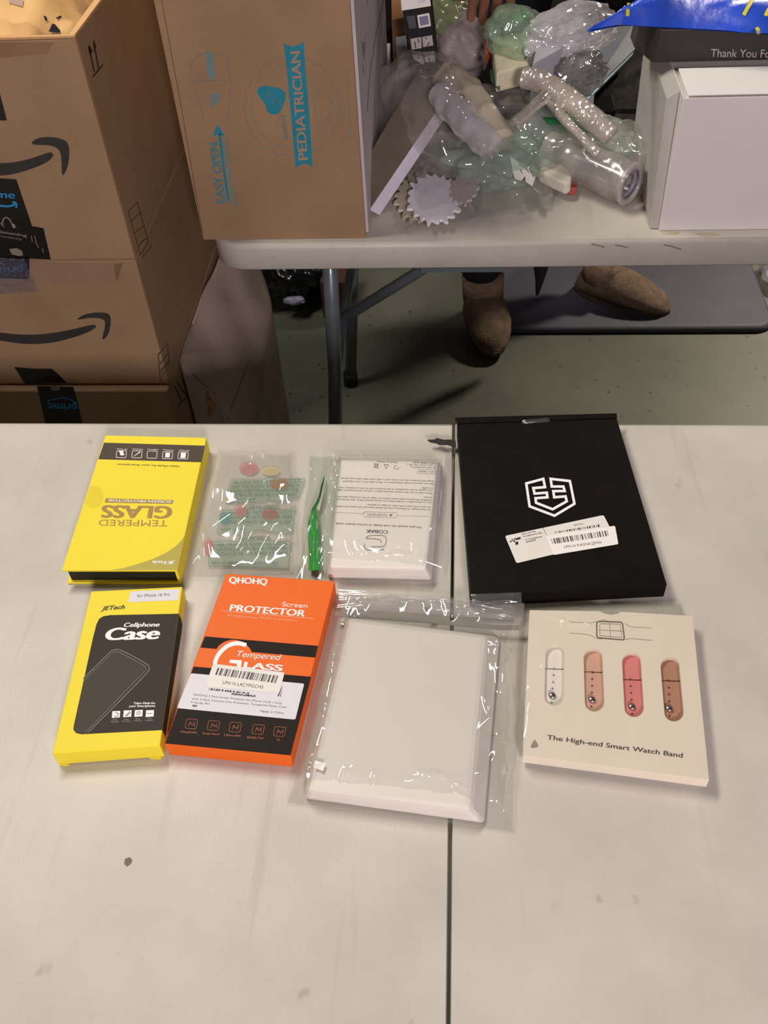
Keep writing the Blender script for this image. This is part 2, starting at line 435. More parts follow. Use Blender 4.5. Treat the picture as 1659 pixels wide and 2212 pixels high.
def table(loc, x0, xs, x1, y0, y1, label, legs):
    t = thing('folding_table', loc, label, 'table')
    rslab('tabletop_panel', x0, xs-.0011, y0, y1, .698, .74, (.05, .001, .001, .05), table_m, t, fx=xs-.0011)
    rslab('tabletop_panel', xs+.0011, x1, y0, y1, .698, .74, (.001, .05, .05, .001), table_m, t, fx=xs+.0011)
    tube('hinge_rail', [(xs-.05, y0+.06, .688), (xs-.05, y1-.06, .688)], .011, metal_m, t)
    for (lx, sgn, tops, foots) in legs:
        for yy, foot in zip(tops, foots):
            tube('leg', [(lx, yy, .698), (lx-sgn*.016, yy, .35), (lx-sgn*.045, foot, .012)], .0135, metal_m, t)
            tube('foot_cap', [(lx-sgn*.045, foot, .035), (lx-sgn*.045, foot, 0)], .0175, foot_m, t)
        my = (tops[0]+tops[1])/2
        tube('cross_bar', [(lx-sgn*.02, tops[0], .33), (lx-sgn*.02, tops[1], .33)], .010, metal_m, t)
        tube('brace', [(lx-sgn*.018, my, .335), (lx+sgn*.50, my, .69)], .011, metal_m, t)
        tube('top_bar', [(lx, tops[0], .688), (lx, tops[1], .688)], .010, metal_m, t)
        box('brace_bracket', (min(lx+sgn*.14, lx+sgn*.30), my-.02, .45), (max(lx+sgn*.14, lx+sgn*.30), my-.014, .475), metal_m, t)
    return t
table((0, .42, 0), -.93, .0, .93, .04, .8015, 'off-white folding table in the foreground, the eight packages laid out on it', [(-.72, -1, (.16, .68), (.14, .70)), (.72, 1, (.16, .68), (.14, .70))][:0] or
      [(-.70, 1, (.16, .68), (.14, .70)), (.70, -1, (.16, .68), (.14, .70))])
table((.57, 1.56, 0), -.352, .57, 1.49, 1.180, 1.94, 'off-white folding table at the back, under the heap of clear bags', [(-.205, 1, (1.38, 1.787), (1.38, 1.787)), (1.30, -1, (1.38, 1.787), (1.38, 1.787))])
# scuff marks on both table tops
smd = mat('dirt_mark', '7d7262', .9, .2)
nt_ = [o for o in COL.objects if o.name == 'folding_table'][0]; ft_ = [o for o in COL.objects if o.name == 'folding_table.001'][0]
poly('dirt_speck', hz(.74), [(270, 1856), (280, 1852), (286, 1858), (283, 1866), (274, 1872), (268, 1866)], smd, nt_, 3)
tag(strokes('scuff_marks', Pl((0, 1.1795, 0), (0, -1, 0)), [[(1278, 527), (1292, 530), (1306, 534)], [(1330, 530), (1342, 531), (1356, 535)], [(1434, 529), (1452, 532), (1472, 539)]], 2.6, smd, ft_, 3, sm=2), kind='stuff')
tag(polys('stain_marks', hz(.74), [[(1425, 498), (1470, 502), (1462, 508), (1430, 506)], [(1498, 504), (1530, 502), (1558, 508), (1520, 512)]], mat('pale_stain', 'b3a88e', .8, .2), ft_, 2), kind='stuff')

# ------------------------------------------------------------------ near table: products
ZT = .7402
def quadz(pts, z): return [at(x, y, z) for x, y in pts]
# --- yellow glass protector box, upside down
c = zc(4.74, 120, 920)
def one(f, p): return f(p)[0]
tz = ZT+.021; pl = hz(tz)
Q = quadz(c((510, 95), (1545, 120), (1245, 1478), (60, 1478)), tz)
t = thing('tempered_glass_box', (Q[3]+Q[1])/2*1 + Vector((0, 0, ZT-tz)), 'yellow and black flat box reading TEMPERED GLASS upside down', 'box')
slab('top_cover', Q, tz-.0025, yel, t, .0006)
slab('base_cover', [Vector((v.x, v.y, ZT+.0025)) for v in Q], ZT, yel, t, .0005)
q2 = [Q[0]+Vector((.004, -.003, 0)), Q[1]+Vector((-.0028, -.003, 0)), Q[2]+Vector((-.0028, .003, 0)), Q[3]+Vector((.004, .003, 0))]
slab('inner_tray', [Vector((v.x, v.y, tz-.0026)) for v in q2], ZT+.0026, mat('tray_black', '1d1a10', .6, .2), t)
sp = [Q[1]+Vector((-.0026, 0, 0)), Q[1], Q[2], Q[2]+Vector((-.0026, 0, 0))]
slab('spine', [Vector((v.x, v.y, tz-.0025)) for v in sp], ZT+.0025, yel, t)
poly('printed_band', pl, c((497, 172), (1531, 203), (1495, 373), (438, 342)), mat('brown_grey_ink', '54493f', .6, .03, spec=.15), t, 1)
olive = mat('olive_ink', 'b2a336', .5, .03)
poly('corner_patch', pl, c((575, 1475), (700, 1455), (850, 1412), (1000, 1362), (1130, 1300), (1240, 1225), (1290, 1170), (1325, 1120), (1247, 1474)), olive, t, 1)
poly('thumb_mark', pl, c(*[(p if p[0] > 315-(p[1]-720)*.35 else (318-(p[1]-720)*.33, p[1])) for p in ell(385, 725, 105, 115, 24)]), mat('yellow_shade', 'e0ca33', .55, .02, gain=1.08, spec=.2), t, 1)
brn = mat('tan_ink', 'a2823a', .5, .03, gain=1.05)
text(pl, 'TEMPERED', *c((1150, 968), (447, 960), (1143, 1030)), brn, t, .004, italic=0)
text(pl, 'GLASS', *c((1192, 825), (490, 814), (1172, 947)), brn, t, .035)
poly('printed_strip', pl, c((513, 741), (1208, 761), (1198, 800), (503, 786)), brn, t, 1)
text(pl, 'SCREEN PROTECTOR', *c((1186, 768), (540, 752), (1183, 790)), white_i, t, .012, 3)
text(pl, 'Tailor-Made for your Smartphone', *c((1277, 408), (636, 388), (1272, 424)), mat('olive_text', '6b5d1e', .5, .03), t, .015)
text(pl, 'JETech', *c((1215, 1388), (1000, 1382), (1209, 1417)), white_i, t, .03, italic=.03)
J = ([], [])
for (x, y), s in zip(((675, 290), (835, 292), (990, 295), (1148, 300), (1308, 303)), ('3D Touch', 'Scratch', 'Bubble Free', 'Hardness', 'HD Clear')):
    for r in ribbon(c(*rrect([(x-48, y-36), (x+52, y-34), (x+45, y+38), (x-55, y+35)], .2)), 1.0, True):
        b = len(J[0]); J[0].extend([pl(px, py, 3) for px, py in r]); J[1].append((b, b+1, b+2, b+3))
    text(pl, s, *c((x+62, y-52), (x-48, y-58), (x+60, y-42)), None, None, .01, 3, join=J)
for pts in [c((648, 258), (700, 255), (692, 275), (660, 282)), c((800, 312), (808, 312), (872, 270), (862, 264)), c((1128, 275), (1175, 277), (1168, 325), (1120, 323)), c((1285, 275), (1338, 278), (1330, 332), (1278, 330)), c(*ell(682, 290, 22, 16, 14))]:
    b = len(J[0]); J[0].extend([pl(px, py, 4) for px, py in pts]); J[1].append(tuple(range(b, b+len(pts))))
mesh('icon_row', J[0], J[1], white_i, t)

# --- yellow phone case box
c = zc(5.027, 100, 1250)
tz = ZT+.019; pl = hz(tz)
Qp = c((485, 135), (1480, 84), (1235, 1818), (60, 1905)); Q = quadz(Qp, tz)
t = thing('phone_case_box', (Q[0]+Q[2])/2+Vector((0, 0, ZT-tz)), 'yellow and dark grey carton reading Cellphone Case, at the lower left of the near table', 'box')
slab('carton', Q, ZT+.0012, yel, t, .0011)
fr = [Q[3], Q[2]]
for a, b in ((.02, .10), (.86, .97)):
    p0, p1 = Q[3].lerp(Q[2], a), Q[3].lerp(Q[2], b)
    box('corner_tab', (p0.x, min(p0.y, p1.y)-.0005, ZT), (p1.x, max(p0.y, p1.y)+.002, ZT+.003), yel, t)
dk = mat('charcoal_print', '3d362f', .6, .04, 8, gain=1.0, spec=.15)
poly('printed_panel', pl, c((293, 1640), (300, 1590), (505, 650), (545, 495), (575, 435), (620, 408), (700, 396), (1436, 381), (1258, 1645), (380, 1690), (325, 1678)), dk, t, 1)
sd = (Q[2]-Q[1]).normalized(); nrm = Vector((-sd.y, sd.x, 0)); nrm = nrm if nrm.x > 0 else -nrm
spl = Pl(Q[1], nrm)
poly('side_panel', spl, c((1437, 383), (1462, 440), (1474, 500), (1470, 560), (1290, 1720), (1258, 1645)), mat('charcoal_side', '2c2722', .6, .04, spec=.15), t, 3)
poly('model_sticker', pl, c((915, 140), (1447, 112), (1432, 235), (890, 256)), label_g, t, 2)
text(pl, 'for iPhone 16 Pro', *c((985, 203), (1340, 188), (992, 172)), grey_ink, t, .004, 3)
text(pl, 'JETech', *c((600, 346), (840, 328), (612, 303)), mat('olive_dark', '4e4415', .5, .03), t, .03, 2, italic=.05)
text(pl, 'Cellphone', *c((838, 526), (1222, 521), (848, 482)), white_i, t, .025, 2, italic=.02)
text(pl, 'Case', *c((635, 670), (1205, 656), (664, 541)), white_i, t, .035, 2, italic=.03)
cg = mat('clear_case_fill', '4b4439', .6, .03, spec=.15); cl = mat('clear_case_line', '8a8378', .6, .03, spec=.15)
poly('case_picture', pl, c((412, 1100), (740, 785), (800, 785), (1085, 950), (1092, 990), (440, 1672), (380, 1688), (325, 1675), (298, 1640), (300, 1600)), cg, t, 2)
strokes('case_outline', pl, [c((400, 1088), (690, 800), (735, 772), (800, 766), (1090, 925), (1125, 965), (1112, 1015), (455, 1672)), ], 1.8, cl, t, 3, sm=2)
strokes('case_outline_inner', pl, [c((398, 1120), (720, 800), (770, 785), (1070, 945), (1095, 985), (1060, 1020), (425, 1672)), ], 1.0, cl, t, 3, sm=2)
text(pl, 'Tailor-Made for', *c((947, 1365), (1183, 1362), (951, 1344)), white_i, t, .025)
text(pl, 'your Smartphone', *c((900, 1396), (1180, 1393), (905, 1374)), white_i, t, .025)
polys('icon_tiles', pl, [c((x-40, y-35), (x+46, y-38), (x+40, y+32), (x-46, y+38)) for x, y in ((758, 1475), (882, 1468), (1003, 1464), (1125, 1466))], white_i, t, 2)
strokes('icon_marks', pl, [c((745, 1455), (785, 1465), (770, 1500), (735, 1492)), c((855, 1492), (885, 1470), (905, 1446), (915, 1455), (880, 1488), (860, 1490)), c((985, 1485), (985, 1455), (1010, 1445), (1025, 1460), (1005, 1480), (1000, 1470)), c((1092, 1467), (1155, 1465))], 1.2, grey_ink, t, 3)
J = ([], [])
for x, y, a, b in ((745, 1535, 'Drop', 'Resistant'), (868, 1530, 'Precise', 'Cutouts'), (992, 1525, 'Special', 'Texture'), (1118, 1522, 'Wireless', 'Support')):
    text(pl, a, *c((x-22, y+5), (x+28, y+3), (x-21, y-8)), None, None, 0, 2, join=J)
    text(pl, b, *c((x-44, y+25), (x+44, y+22), (x-42, y+12)), None, None, 0, 2, join=J)
mesh('icon_captions', J[0], J[1], mat('pale_grey_ink', 'a59d94', .5, .03), t)

# --- orange glass protector box
c = zc(4.1475, 340, 1220)
tz = ZT+.018; pl = hz(tz)
Q = quadz(c((615, 78), (1590, 148), (1193, 1715), (63, 1603)), tz)
t = thing('screen_protector_box', (Q[0]+Q[2])/2+Vector((0, 0, ZT-tz)), 'orange and black carton reading Screen PROTECTOR with a barcode label stuck on it', 'box')
slab('carton', Q, ZT, ora, t, .0007)
blk = mat('print_black', '231a14', .6, .1, spec=.15)
poly('printed_band', pl, c((426, 642), (1441, 727), (1415, 832), (386, 742)), blk, t, 1)
poly('printed_base', pl, c((325, 912), (1378, 1004), (1192, 1708), (68, 1601)), blk, t, 1)
poly('printed_disc', pl, c(*ell(680, 845, 178, 172, 36)), ora, t, 2)
strokes('capital_letter', pl, [c((797, 722), (745, 706), (690, 704), (625, 728), (565, 780), (525, 840), (513, 900), (530, 960)), ], 9, white_i, t, 3, sm=2)
polys('capital_letter_bar', pl, [c((650, 852), (757, 856), (748, 935), (710, 932), (712, 888), (645, 880))], white_i, t, 3)
text(pl, 'QHOHQ', *c((642, 163), (980, 180), (648, 110)), white_i, t, .03)
text(pl, 'Screen', *c((1115, 372), (1340, 388), (1124, 332)), white_i, t, 0)
text(pl, 'PROTECTOR', *c((646, 412), (1315, 465), (662, 357)), white_i, t, .025)
strokes('thin_rule', pl, [c((580, 413), (1405, 484))], .5, white_i, t, 2)
text(pl, '9H High Hardness, 99.99% Transmittance', *c((625, 463), (1250, 507), (628, 446)), mat('pale_orange_ink', 'f0b48c', .5, .02), t, 0)
text(pl, 'Tempered', *c((695, 822), (1090, 856), (706, 770)), white_i, t, .004, 4, italic=.04)
text(pl, 'LASS', *c((775, 925), (1112, 955), (788, 872)), white_i, t, .03, 4)
poly('shipping_label', pl, rrect(c((300, 973), (1316, 1066), (1236, 1389), (175, 1285)), .05), label_g, t, 3)
barcode(pl, *c((1118, 1088), (1122, 1092), (1075, 1180), (1105, 1184)), dark_ink, t, 5, 3, 4)
barcode(pl, *c((468, 1106), (830, 1148), (460, 1124), (822, 1160)), dark_ink, t, 8, 40, 4)
poly('barcode_sticker', pl, rrect(c((500, 888), (1140, 967), (1092, 1152), (430, 1092)), .08), label_w, t, 5)
barcode(pl, *c((542, 926), (1088, 998), (518, 988), (1064, 1064)), mat('soft_black_ink', '4a4645', .6, .05), t, 11, 62, 6)
text(pl, 'LPN N L4CYPGCH5', *c((583, 1070), (945, 1113), (591, 1042)), grey_ink, t, 0, 6)
text(pl, 'X004AU0B4LR', *c((662, 1167), (880, 1187), (665, 1152)), dark_ink, t, .02, 6)
J = ([], [])
for s, a, b, d in (('QHOHQ 3 Pack Screen Protector for iPhone 16 [6.1 Inch]', (320, 1172), (1110, 1250), (323, 1156)), ('with 3 Pack Camera Lens Protector, Tempered Glass, Case', (308, 1208), (1155, 1285), (311, 1192)), ('Friendly 9H', (300, 1240), (465, 1256), (303, 1224)), ('Made in China', (920, 1322), (1130, 1338), (924, 1304))):
    text(pl, s, *c(a, b, d), None, None, 0, 4, join=J)
mesh('label_lettering', J[0], J[1], grey_ink, t)
text(pl, 'NEW', *c((312, 1273), (355, 1277), (315, 1256)), dark_ink, t, .03, 4)
oi = mat('orange_line_ink', 'a8552c', .5, .05)
J = ([], [])
for (x, y), s in zip(((305, 1428), (503, 1443), (697, 1458), (903, 1478), (1095, 1497)), ('Oleophobic', 'Screen Guard', 'Ultra-thin', 'Bubble Free', '2.5D')):
    R = rrect([(x-42, y-48), (x+58, y-40), (x+42, y+44), (x-58, y+36)], .18)
    for r in ribbon(c(*R), .9, True)+ribbon(c((x-28, y+20), (x-12, y-20), (x+8, y+10), (x+32, y-22), (x+24, y+24)), .9)+ribbon(c((x-20, y-2), (x+26, y+2)), .7):
        b = len(J[0]); J[0].extend([pl(px, py, 2) for px, py in r]); J[1].append((b, b+1, b+2, b+3))
    w = 78 if len(s) > 5 else 28
    text(pl, s, *c((x-w+(-22 if w > 50 else 0), y+76), (x+w-28, y+84), (x-w+4+(-22 if w > 50 else 0), y+58)), None, None, .01, 2, join=J)
mesh('icon_row', J[0], J[1], oi, t)
# painted highlight: a pale sliver on the front top edge
box('edge_highlight', tuple(Q[3]+Vector((.001, -.0004, -.0018))), tuple(Q[3]+Vector((.0015, 0, -.0012))), white_c, t)

# --- black carton with shield emblem
c = zc(3.016, 910, 880)
tz = ZT+.018; pl = hz(tz)
Q = quadz(c((232, 108), (1275, 72), (1602, 1155), (320, 1222)), tz)
t = thing('tablet_case_box', (Q[0]+Q[2])/2+Vector((0, 0, ZT-tz)), 'flat black carton with a white shield emblem and a tilted white barcode label', 'box')
slab('carton', Q, ZT, black_c, t, .0009)
bf = [Q[0]+Vector((.001, .0005, .0008)), Q[1]+Vector((0, .0005, .0008)), Q[1]+Vector((0, .006, .0022)), Q[0]+Vector((-.002, .006, .004))]
slab('tuck_flap', bf, tz-.001, black_c, t)
strokes('shield_emblem', pl, [c((795, 466), (806, 520), (730, 526), (738, 562), (818, 556), (822, 586), (744, 592), (748, 622), (856, 664), (948, 612), (940, 580), (866, 586), (860, 546), (934, 545), (926, 516), (850, 516), (843, 466), (968, 480), (998, 628), (868, 706), (706, 645), (684, 496))], 5.4, white_i, t, 1, closed=True)
poly('transparency_label', pl, rrect(c((545, 838), (1188, 702), (1272, 868), (855, 960), (620, 1016)), .07), label_w, t, 2)
poly('barcode_sticker', pl, rrect(c((812, 838), (1262, 772), (1284, 892), (860, 963)), .08), white_b, t, 3)
strokes('label_rule', pl, [c((793, 785), (815, 832))], 1.0, grey_ink, t, 3)
barcode(pl, *c((845, 858), (1214, 802), (856, 892), (1223, 838)), grey_ink, t, 21, 62, 4)
barcode(pl, *c((870, 812), (1168, 762), (873, 821), (1172, 778)), dark_ink, t, 22, 50, 4)
text(pl, 'LPN N K4GNK2JMW', *c((932, 919), (1178, 888), (928, 902)), grey_ink, t, 0, 4)
text(pl, 'X001PNLR', *c((992, 774), (1056, 762), (991, 765)), grey_ink, t, 0, 4)
J = ([], [])
for s, a, b, d in (('Scan with the', (656, 832), (745, 812), (654, 822)), ('Transparency App', (660, 848), (788, 820), (658, 838)), ('or Transparency', (678, 868), (790, 846), (676, 858)), ('4/9224', (682, 884), (745, 870), (680, 873))):
    text(pl, s, *c(a, b, d), None, None, .01, 3, join=J)
mesh('label_lettering', J[0], J[1], dark_ink, t)
polys('pixel_mark', pl, [c((574, 872), (586, 870), (590, 878), (578, 880)), c((586, 862), (598, 860), (601, 868), (589, 870)), c((598, 870), (610, 867), (613, 876), (601, 879)), c((602, 856), (614, 853), (617, 861), (605, 864)), c((612, 856), (645, 845), (648, 858), (620, 866)), c((611, 880), (630, 874), (634, 890), (622, 898), (614, 896))], dark_ink, t, 3)
tp = film('clear_tape', veil=.05, gloss=.16, rough=.12, bump=.4, bscale=90)
for q in (((655, 88), (830, 70), (838, 92), (662, 110)), ((325, 1218), (650, 1205), (655, 1270), (330, 1290))):
    q = c(*q); zz = tz+.0008
    bag('clear_tape', [at(*p, zz) for p in q], tz, .0008, tp, t, res=18, seed=3, wr=.0014)
tb = [at(*p, ZT+.008) for p in c((225, 222), (190, 214), (150, 216), (98, 204), (88, 214), (40, 215), (60, 230), (100, 236), (118, 246), (170, 246), (226, 262))]
frustum('torn_tab', [v+Vector((0, 0, .0012)) for v in tb], tb, mat('torn_black', '2b2523', .6, .2), t)

# --- watch band box (card sleeve with four capsule windows)
c = zc(3.77, 1110, 1300)
zb = ZT+.006; tz = ZT+.016; pl = hz(tz)
Qp = c((128, 68), (700, 78), (735, 95), (790, 106), (845, 97), (870, 82), (1455, 115), (1590, 1450), (75, 1248)); Q = quadz(Qp, tz)
t = thing('watch_band_box', (Q[0]+Q[7])/2+Vector((0, 0, ZT-tz)), 'flat white box with four pill-shaped windows showing white, beige, pink and tan straps', 'box')
slots = []
for (cx0, cy0, cx1, cy1, r) in ((333, 428, 328, 768, 76), (645, 458, 657, 815, 77), (958, 490, 980, 860, 77), (1272, 528, 1304, 896, 77)):
    a = ell(cx0, cy0, r, r, 11, 0, 180, 360); b = ell(cx1, cy1, r+2, r+2, 11, 0, 0, 180); slots.append(c(*(a+b)))
bm = bmesh.new(); off = wloc(t)
def ring(pts, z):
    v = [bm.verts.new(at(*p, z)-off) for p in pts]; return v, [bm.edges.new((v[i], v[(i+1) % len(v)])) for i in range(len(v))]
ov, oe = ring(Qp, tz); E_ = list(oe); SV = []
for s in slots:
    v, e = ring(s, tz); E_ += e; SV.append(v)
bmesh.ops.triangle_fill(bm, edges=E_, use_beauty=True, normal=(0, 0, 1))
for loop, zz in [(ov, ZT+.0045)]+[(v, tz-.004) for v in SV]:
    lo = [bm.verts.new((v.co.x, v.co.y, zz-off.z)) for v in loop]
    for i in range(len(loop)): j = (i+1) % len(loop); bm.faces.new((loop[i], loop[j], lo[j], lo[i]))
bmesh.ops.recalc_face_normals(bm, faces=bm.faces)
me = bpy.data.meshes.new('sleeve'); bm.to_mesh(me); bm.free(); sleeve_m = mat('ivory_card', 'dcd1bd', .5, .02, gain=1.12); me.materials.append(sleeve_m)
o = bpy.data.objects.new('sleeve', me); COL.objects.link(o); o.parent = t
base = [Q[0], Q[6], Q[7], Q[8]]
slab('inner_tray', [Vector((v.x, v.y, tz-.0062)) for v in inset(base, .002)], ZT, mat('tray_white', 'bdb4b0', .6, .03), t, .0006)
cols = ('dcd6c9', 'c79c86', 'cc7c74', 'a87c62')
dots = (((332, 548), (325, 598), (320, 655), (315, 707), (313, 762), (307, 822)), ((643, 578), (638, 630), (637, 685), (635, 740), (636, 795), (631, 853)), ((950, 633), (951, 687), (954, 742), (958, 797), (962, 853), (963, 913)), ((1262, 645), (1263, 700), (1264, 755), (1265, 812), (1265, 868), (1267, 930)))
seams = (540, 565, 628, 636)
steel = mat('polished_steel', 'b9b2aa', .28, .02, metal=1)
names = ('white', 'beige pink', 'rose pink', 'tan brown')
for i in range(4):
    bmt = mat('strap_'+names[i].replace(' ', '_'), cols[i], .5, .03, gain=1.12); z0 = tz-.0058
    x0 = (255, 570, 882, 1196)[i]; x1 = (410, 722, 1036, 1350)[i]; y0 = (340, 372, 405, 440)[i]; y1 = (850, 900, 945, 985)[i]; dx = (0, 12, 20, 32)[i]; sy = seams[i]
    up = slab('strap', quadz(c((x0-6, y0), (x1+6, y0+8), (x1+10, sy+6), (x0-4, sy)), tz-.0042), z0, bmt, t, .0005, label=names[i]+' silicone strap')
    lo = slab('strap_tail', quadz(c((x0-4, sy+4), (x1+8, sy+12), (x1+dx+6, y1+8), (x0+dx-6, y1)), tz-.0034), z0, bmt, up, .0008)
    pk = hz(tz-.0034)
    hole = mat('strap_hole_%d' % i, ('8d8880', '6b4238', '7c3330', '5a3526')[i], .8, .1)
    polys('strap_holes', pk, [c(*ell(x, y, 9, 8, 12)) for n_, (x, y) in enumerate(dots[i]) if n_ != 4], hole, up, 2)
    x, y = dots[i][4]; p = at(*c((x, y))[0], tz-.002)
    blob('pin_stud', p, (.0031, .0031, .0018), steel, up, amp=0, nu=18, nv=10)
gi = mat('line_grey', '6a6058', .5, .03)
W1 = c(*rrect([(672, 160), (880, 158), (905, 318), (672, 292)], .12))
strokes('watch_drawing', pl, [c((448, 162), (620, 174), (668, 160)), c((452, 253), (610, 268), (680, 300), (720, 305)), c((905, 175), (940, 200), (965, 206), (1120, 214)), c((900, 312), (940, 299), (1130, 315)), c((780, 160), (788, 308)), c((690, 230), (890, 240)), c((700, 178), (866, 184), (880, 292), (700, 276), (700, 178)), c((705, 155), (735, 148), (765, 158))], .75, gi, t, 1)
strokes('watch_case_drawing', pl, [c(*rrect([(674, 160), (884, 166), (902, 312), (676, 292)], .15))], 2.6, gi, t, 1, closed=True)
text(pl, 'The High-end Smart Watch Band', *c((270, 1120), (1372, 1270), (274, 1084)), mat('brown_grey_text', '574c45', .5, .03), t, .012)
poly('corner_mark', pl, c((170, 1122), (200, 1165), (190, 1185), (150, 1192), (135, 1185), (150, 1150)), mat('pale_mark', '9b9084', .5, .1), t, 2)
wrapf = film('shrink_wrap', veil=.0, gloss=.09, rough=.07)
bag('shrink_wrap', quadz(c((126, 66), (1455, 113), (1592, 1452), (72, 1250)), tz), tz, .0006, wrapf, t, res=110, seed=14, wr=.0016, edge=.03, ncr=46, twoside=False, lift=.0004, core=(.14, 1.2, .14, 1.2), cf=.10)

# --- clear bags
clear = film('clear_film', veil=.035, gloss=.09, rough=.075)
cloudy = film('cloudy_film', veil=.10, veilc='e2e2de', gloss=.05, rough=.12)
# warning print bag
c = zc(5.027, 390, 960)
Qb = quadz(c((400, 85), (1255, 100), (1300, 1460), (35, 1490)), ZT)
t = thing('warning_print_bag', (Qb[0]+Qb[2])/2, 'crinkled clear bag with green suffocation-warning print and pink and yellow blots', 'plastic bag')
pl = hz(ZT+.0022)
slab('folded_bag', [v+Vector((0, 0, .0015)) for v in inset(Qb, .006)], ZT, mat('milky_film', 'cac4b4', .4, .08, 20, alpha=.12), t)
def ink(name, h, a): return mat(name, h, .5, .1, 30, alpha=a, gain=1.0)
gp = ink('green_print', '9cbca0', .36); gl_ = mat('green_line', '3f6b52', .6, .1)
P1 = c((550, 387), (860, 388), (1000, 358), (1150, 380), (1350, 375), (1320, 480), (1280, 575), (1100, 625), (950, 600), (800, 632), (490, 630), (510, 520))
P2 = c((455, 716), (700, 720), (880, 682), (1050, 712), (1180, 715), (1248, 672), (1215, 950), (1120, 975), (980, 950), (850, 925), (700, 965), (420, 978), (395, 950))
P3 = c((335, 1060), (480, 1050), (620, 1060), (740, 1015), (900, 1040), (1060, 1060), (1205, 1050), (1165, 1345), (900, 1340), (600, 1325), (300, 1325))
for P in (P1, P2, P3):
    poly('warning_panel', pl, P, gp, t, 1)
strokes('panel_outline', pl, [P1+P1[:1], P2+P2[:1], P3+P3[:1]], .7, gl_, t, 2)
J = ([], [])
rows = (('TO AVOID DANGER OF SUFFOCATION', 570, 430, 1300, 400), ('KEEP THIS PLASTIC BAG AWAY FROM', 550, 478, 1290, 460), ('BABIES AND CHILDREN DO NOT USE', 540, 522, 1280, 510), ('THIS BAG IN CRIBS BEDS CARRIAGES', 530, 565, 1260, 560), ('OR PLAY PENS', 520, 612, 820, 612),
        ('POUR EVITER TOUT DANGER GARDEZ', 520, 760, 1220, 745), ('CE SAC HORS DE PORTEE DES BEBES', 480, 810, 1210, 800), ('ET DES ENFANTS NE PAS UTILISER', 470, 860, 1200, 860), ('DANS UN LIT', 440, 935, 700, 940),
        ('PARA EVITAR EL RIESGO DE ASFIXIA', 400, 1110, 1160, 1090), ('MANTENGA ESTA BOLSA FUERA DEL', 390, 1160, 1160, 1140), ('ALCANCE DE LOS BEBES Y NINOS', 370, 1210, 1155, 1195), ('NO LA USE EN CUNAS NI CAMAS', 340, 1300, 1050, 1300))
for s, x0, y0, x1, y1 in rows: text(pl, s, *c((x0, y0), (x1, y1), (x0+5, y0-26)), None, None, .01, 3, join=J)
text(pl, 'AVERTISSEMENT:', *c((685, 700), (1080, 688), (690, 672)), None, None, .015, 3, join=J)
text(pl, 'ADVERTENCIA:', *c((630, 1035), (975, 1025), (635, 1005)), None, None, .015, 3, join=J)
mesh('warning_lettering', J[0], J[1], mat('green_text', '587a60', .6, .1), t)
for i, (x, y, rx, ry, h, a) in enumerate(((740, 260, 105, 68, 'cf7f80', .6), (980, 290, 100, 48, 'd8c480', .6), (1070, 430, 105, 60, 'a9794f', .6), (655, 720, 65, 75, 'c98478', .55), (970, 760, 95, 60, 'b06e5c', .55), (480, 800, 60, 70, '5a9a94', .6), (300, 1110, 60, 90, 'cc8080', .55), (530, 590, 45, 40, 'cdbb55', .5))):
    o = poly('colour_blot', hz(ZT+.0026), c(*ell(x, y, rx, ry, 20)), ink('blot_%d' % i, h, a), t, 1)
bag('bag_film', Qb, ZT+.002, .008, clear, t, res=130, seed=22, wr=.0055, edge=.12, ncr=24, jag=.003, twoside=False, cw=(.03, .09))
# twisted green edged strip beside it
c3 = zc(4.74, 650, 960)
pl3 = hz(ZT+.006)
gm = mat('green_strip', '2f8a38', .25, .12, 25, .3, 120, gain=1.1, coat=.5)
L_ = c3((236, 325), (205, 420), (185, 520), (150, 600), (112, 660), (72, 800), (72, 950), (80, 1120), (78, 1292)); R_ = c3((242, 330), (225, 430), (208, 520), (190, 590), (160, 650), (178, 780), (196, 950), (205, 1120), (204, 1285))
vs = []
for i, (a, b) in enumerate(zip(L_, R_)):
    for j in range(5):
        q = Vector(a).lerp(Vector(b), j/4); vs.append(at(q.x, q.y, ZT+.005+.003*math.sin(j*1.6+i*.7)+.002))
strip_parent = None
fsg = [(i*5+j, i*5+j+1, (i+1)*5+j+1, (i+1)*5+j) for i in range(len(L_)-1) for j in range(4)]

# --- leather-case pack in cloudy bag
c = c3
tz = ZT+.020; pl = hz(tz)
Q = quadz(c((412, 158), (1402, 180), (1280, 1282), (300, 1262)), tz); Bt = quadz(c((405, 158), (1440, 180), (1345, 1400), (260, 1375)), ZT+.001)
t = thing('cloudy_bag_pack', (Bt[0]+Bt[2])/2, 'white packet in a cloudy clear bag with upside-down WARNING print and green edge strip', 'plastic bag')
frustum('packet', Q, Bt, mat('packet_white', 'd6cfc4', .5, .02, gain=G), t, .003)
J = ([], [])
W_ = [('Madrid 28002 Spain', (1383, 186), (1150, 178)), ('Calle Gran Via 30 1', (1380, 209), (1085, 199)), ('EC REP ADDRESS SL', (1378, 233), (1120, 224)), ('Made in China', (985, 178), (780, 168)),
      ('Keep this product dry and clean with a soft cloth after each use please', (1355, 371), (415, 341)), ('Do not expose to high temperature or direct light for a very long time', (1355, 398), (430, 372)), ('for safety', (1350, 443), (1240, 440)),
      ('You agree to the conditions of this product and its use on leather cases', (1345, 466), (380, 436)), ('Please refer to the user manual, warranty guide or ask our service team for help', (1340, 494), (380, 462)), ('Service', (1338, 538), (1260, 535)),
      ('Children should be supervised, follow the steps of the recycling rules here', (1335, 566), (360, 528)), ('Do not disassemble or modify, follow the recycle symbols Plastic, Box, Printed use', (1332, 590), (360, 556)),
      ('Do not use this bag in cribs, beds, carriages or playpens', (1325, 638), (680, 612)), ('To avoid danger of suffocation, keep this plastic bag away from babies and children', (1323, 664), (345, 626))]
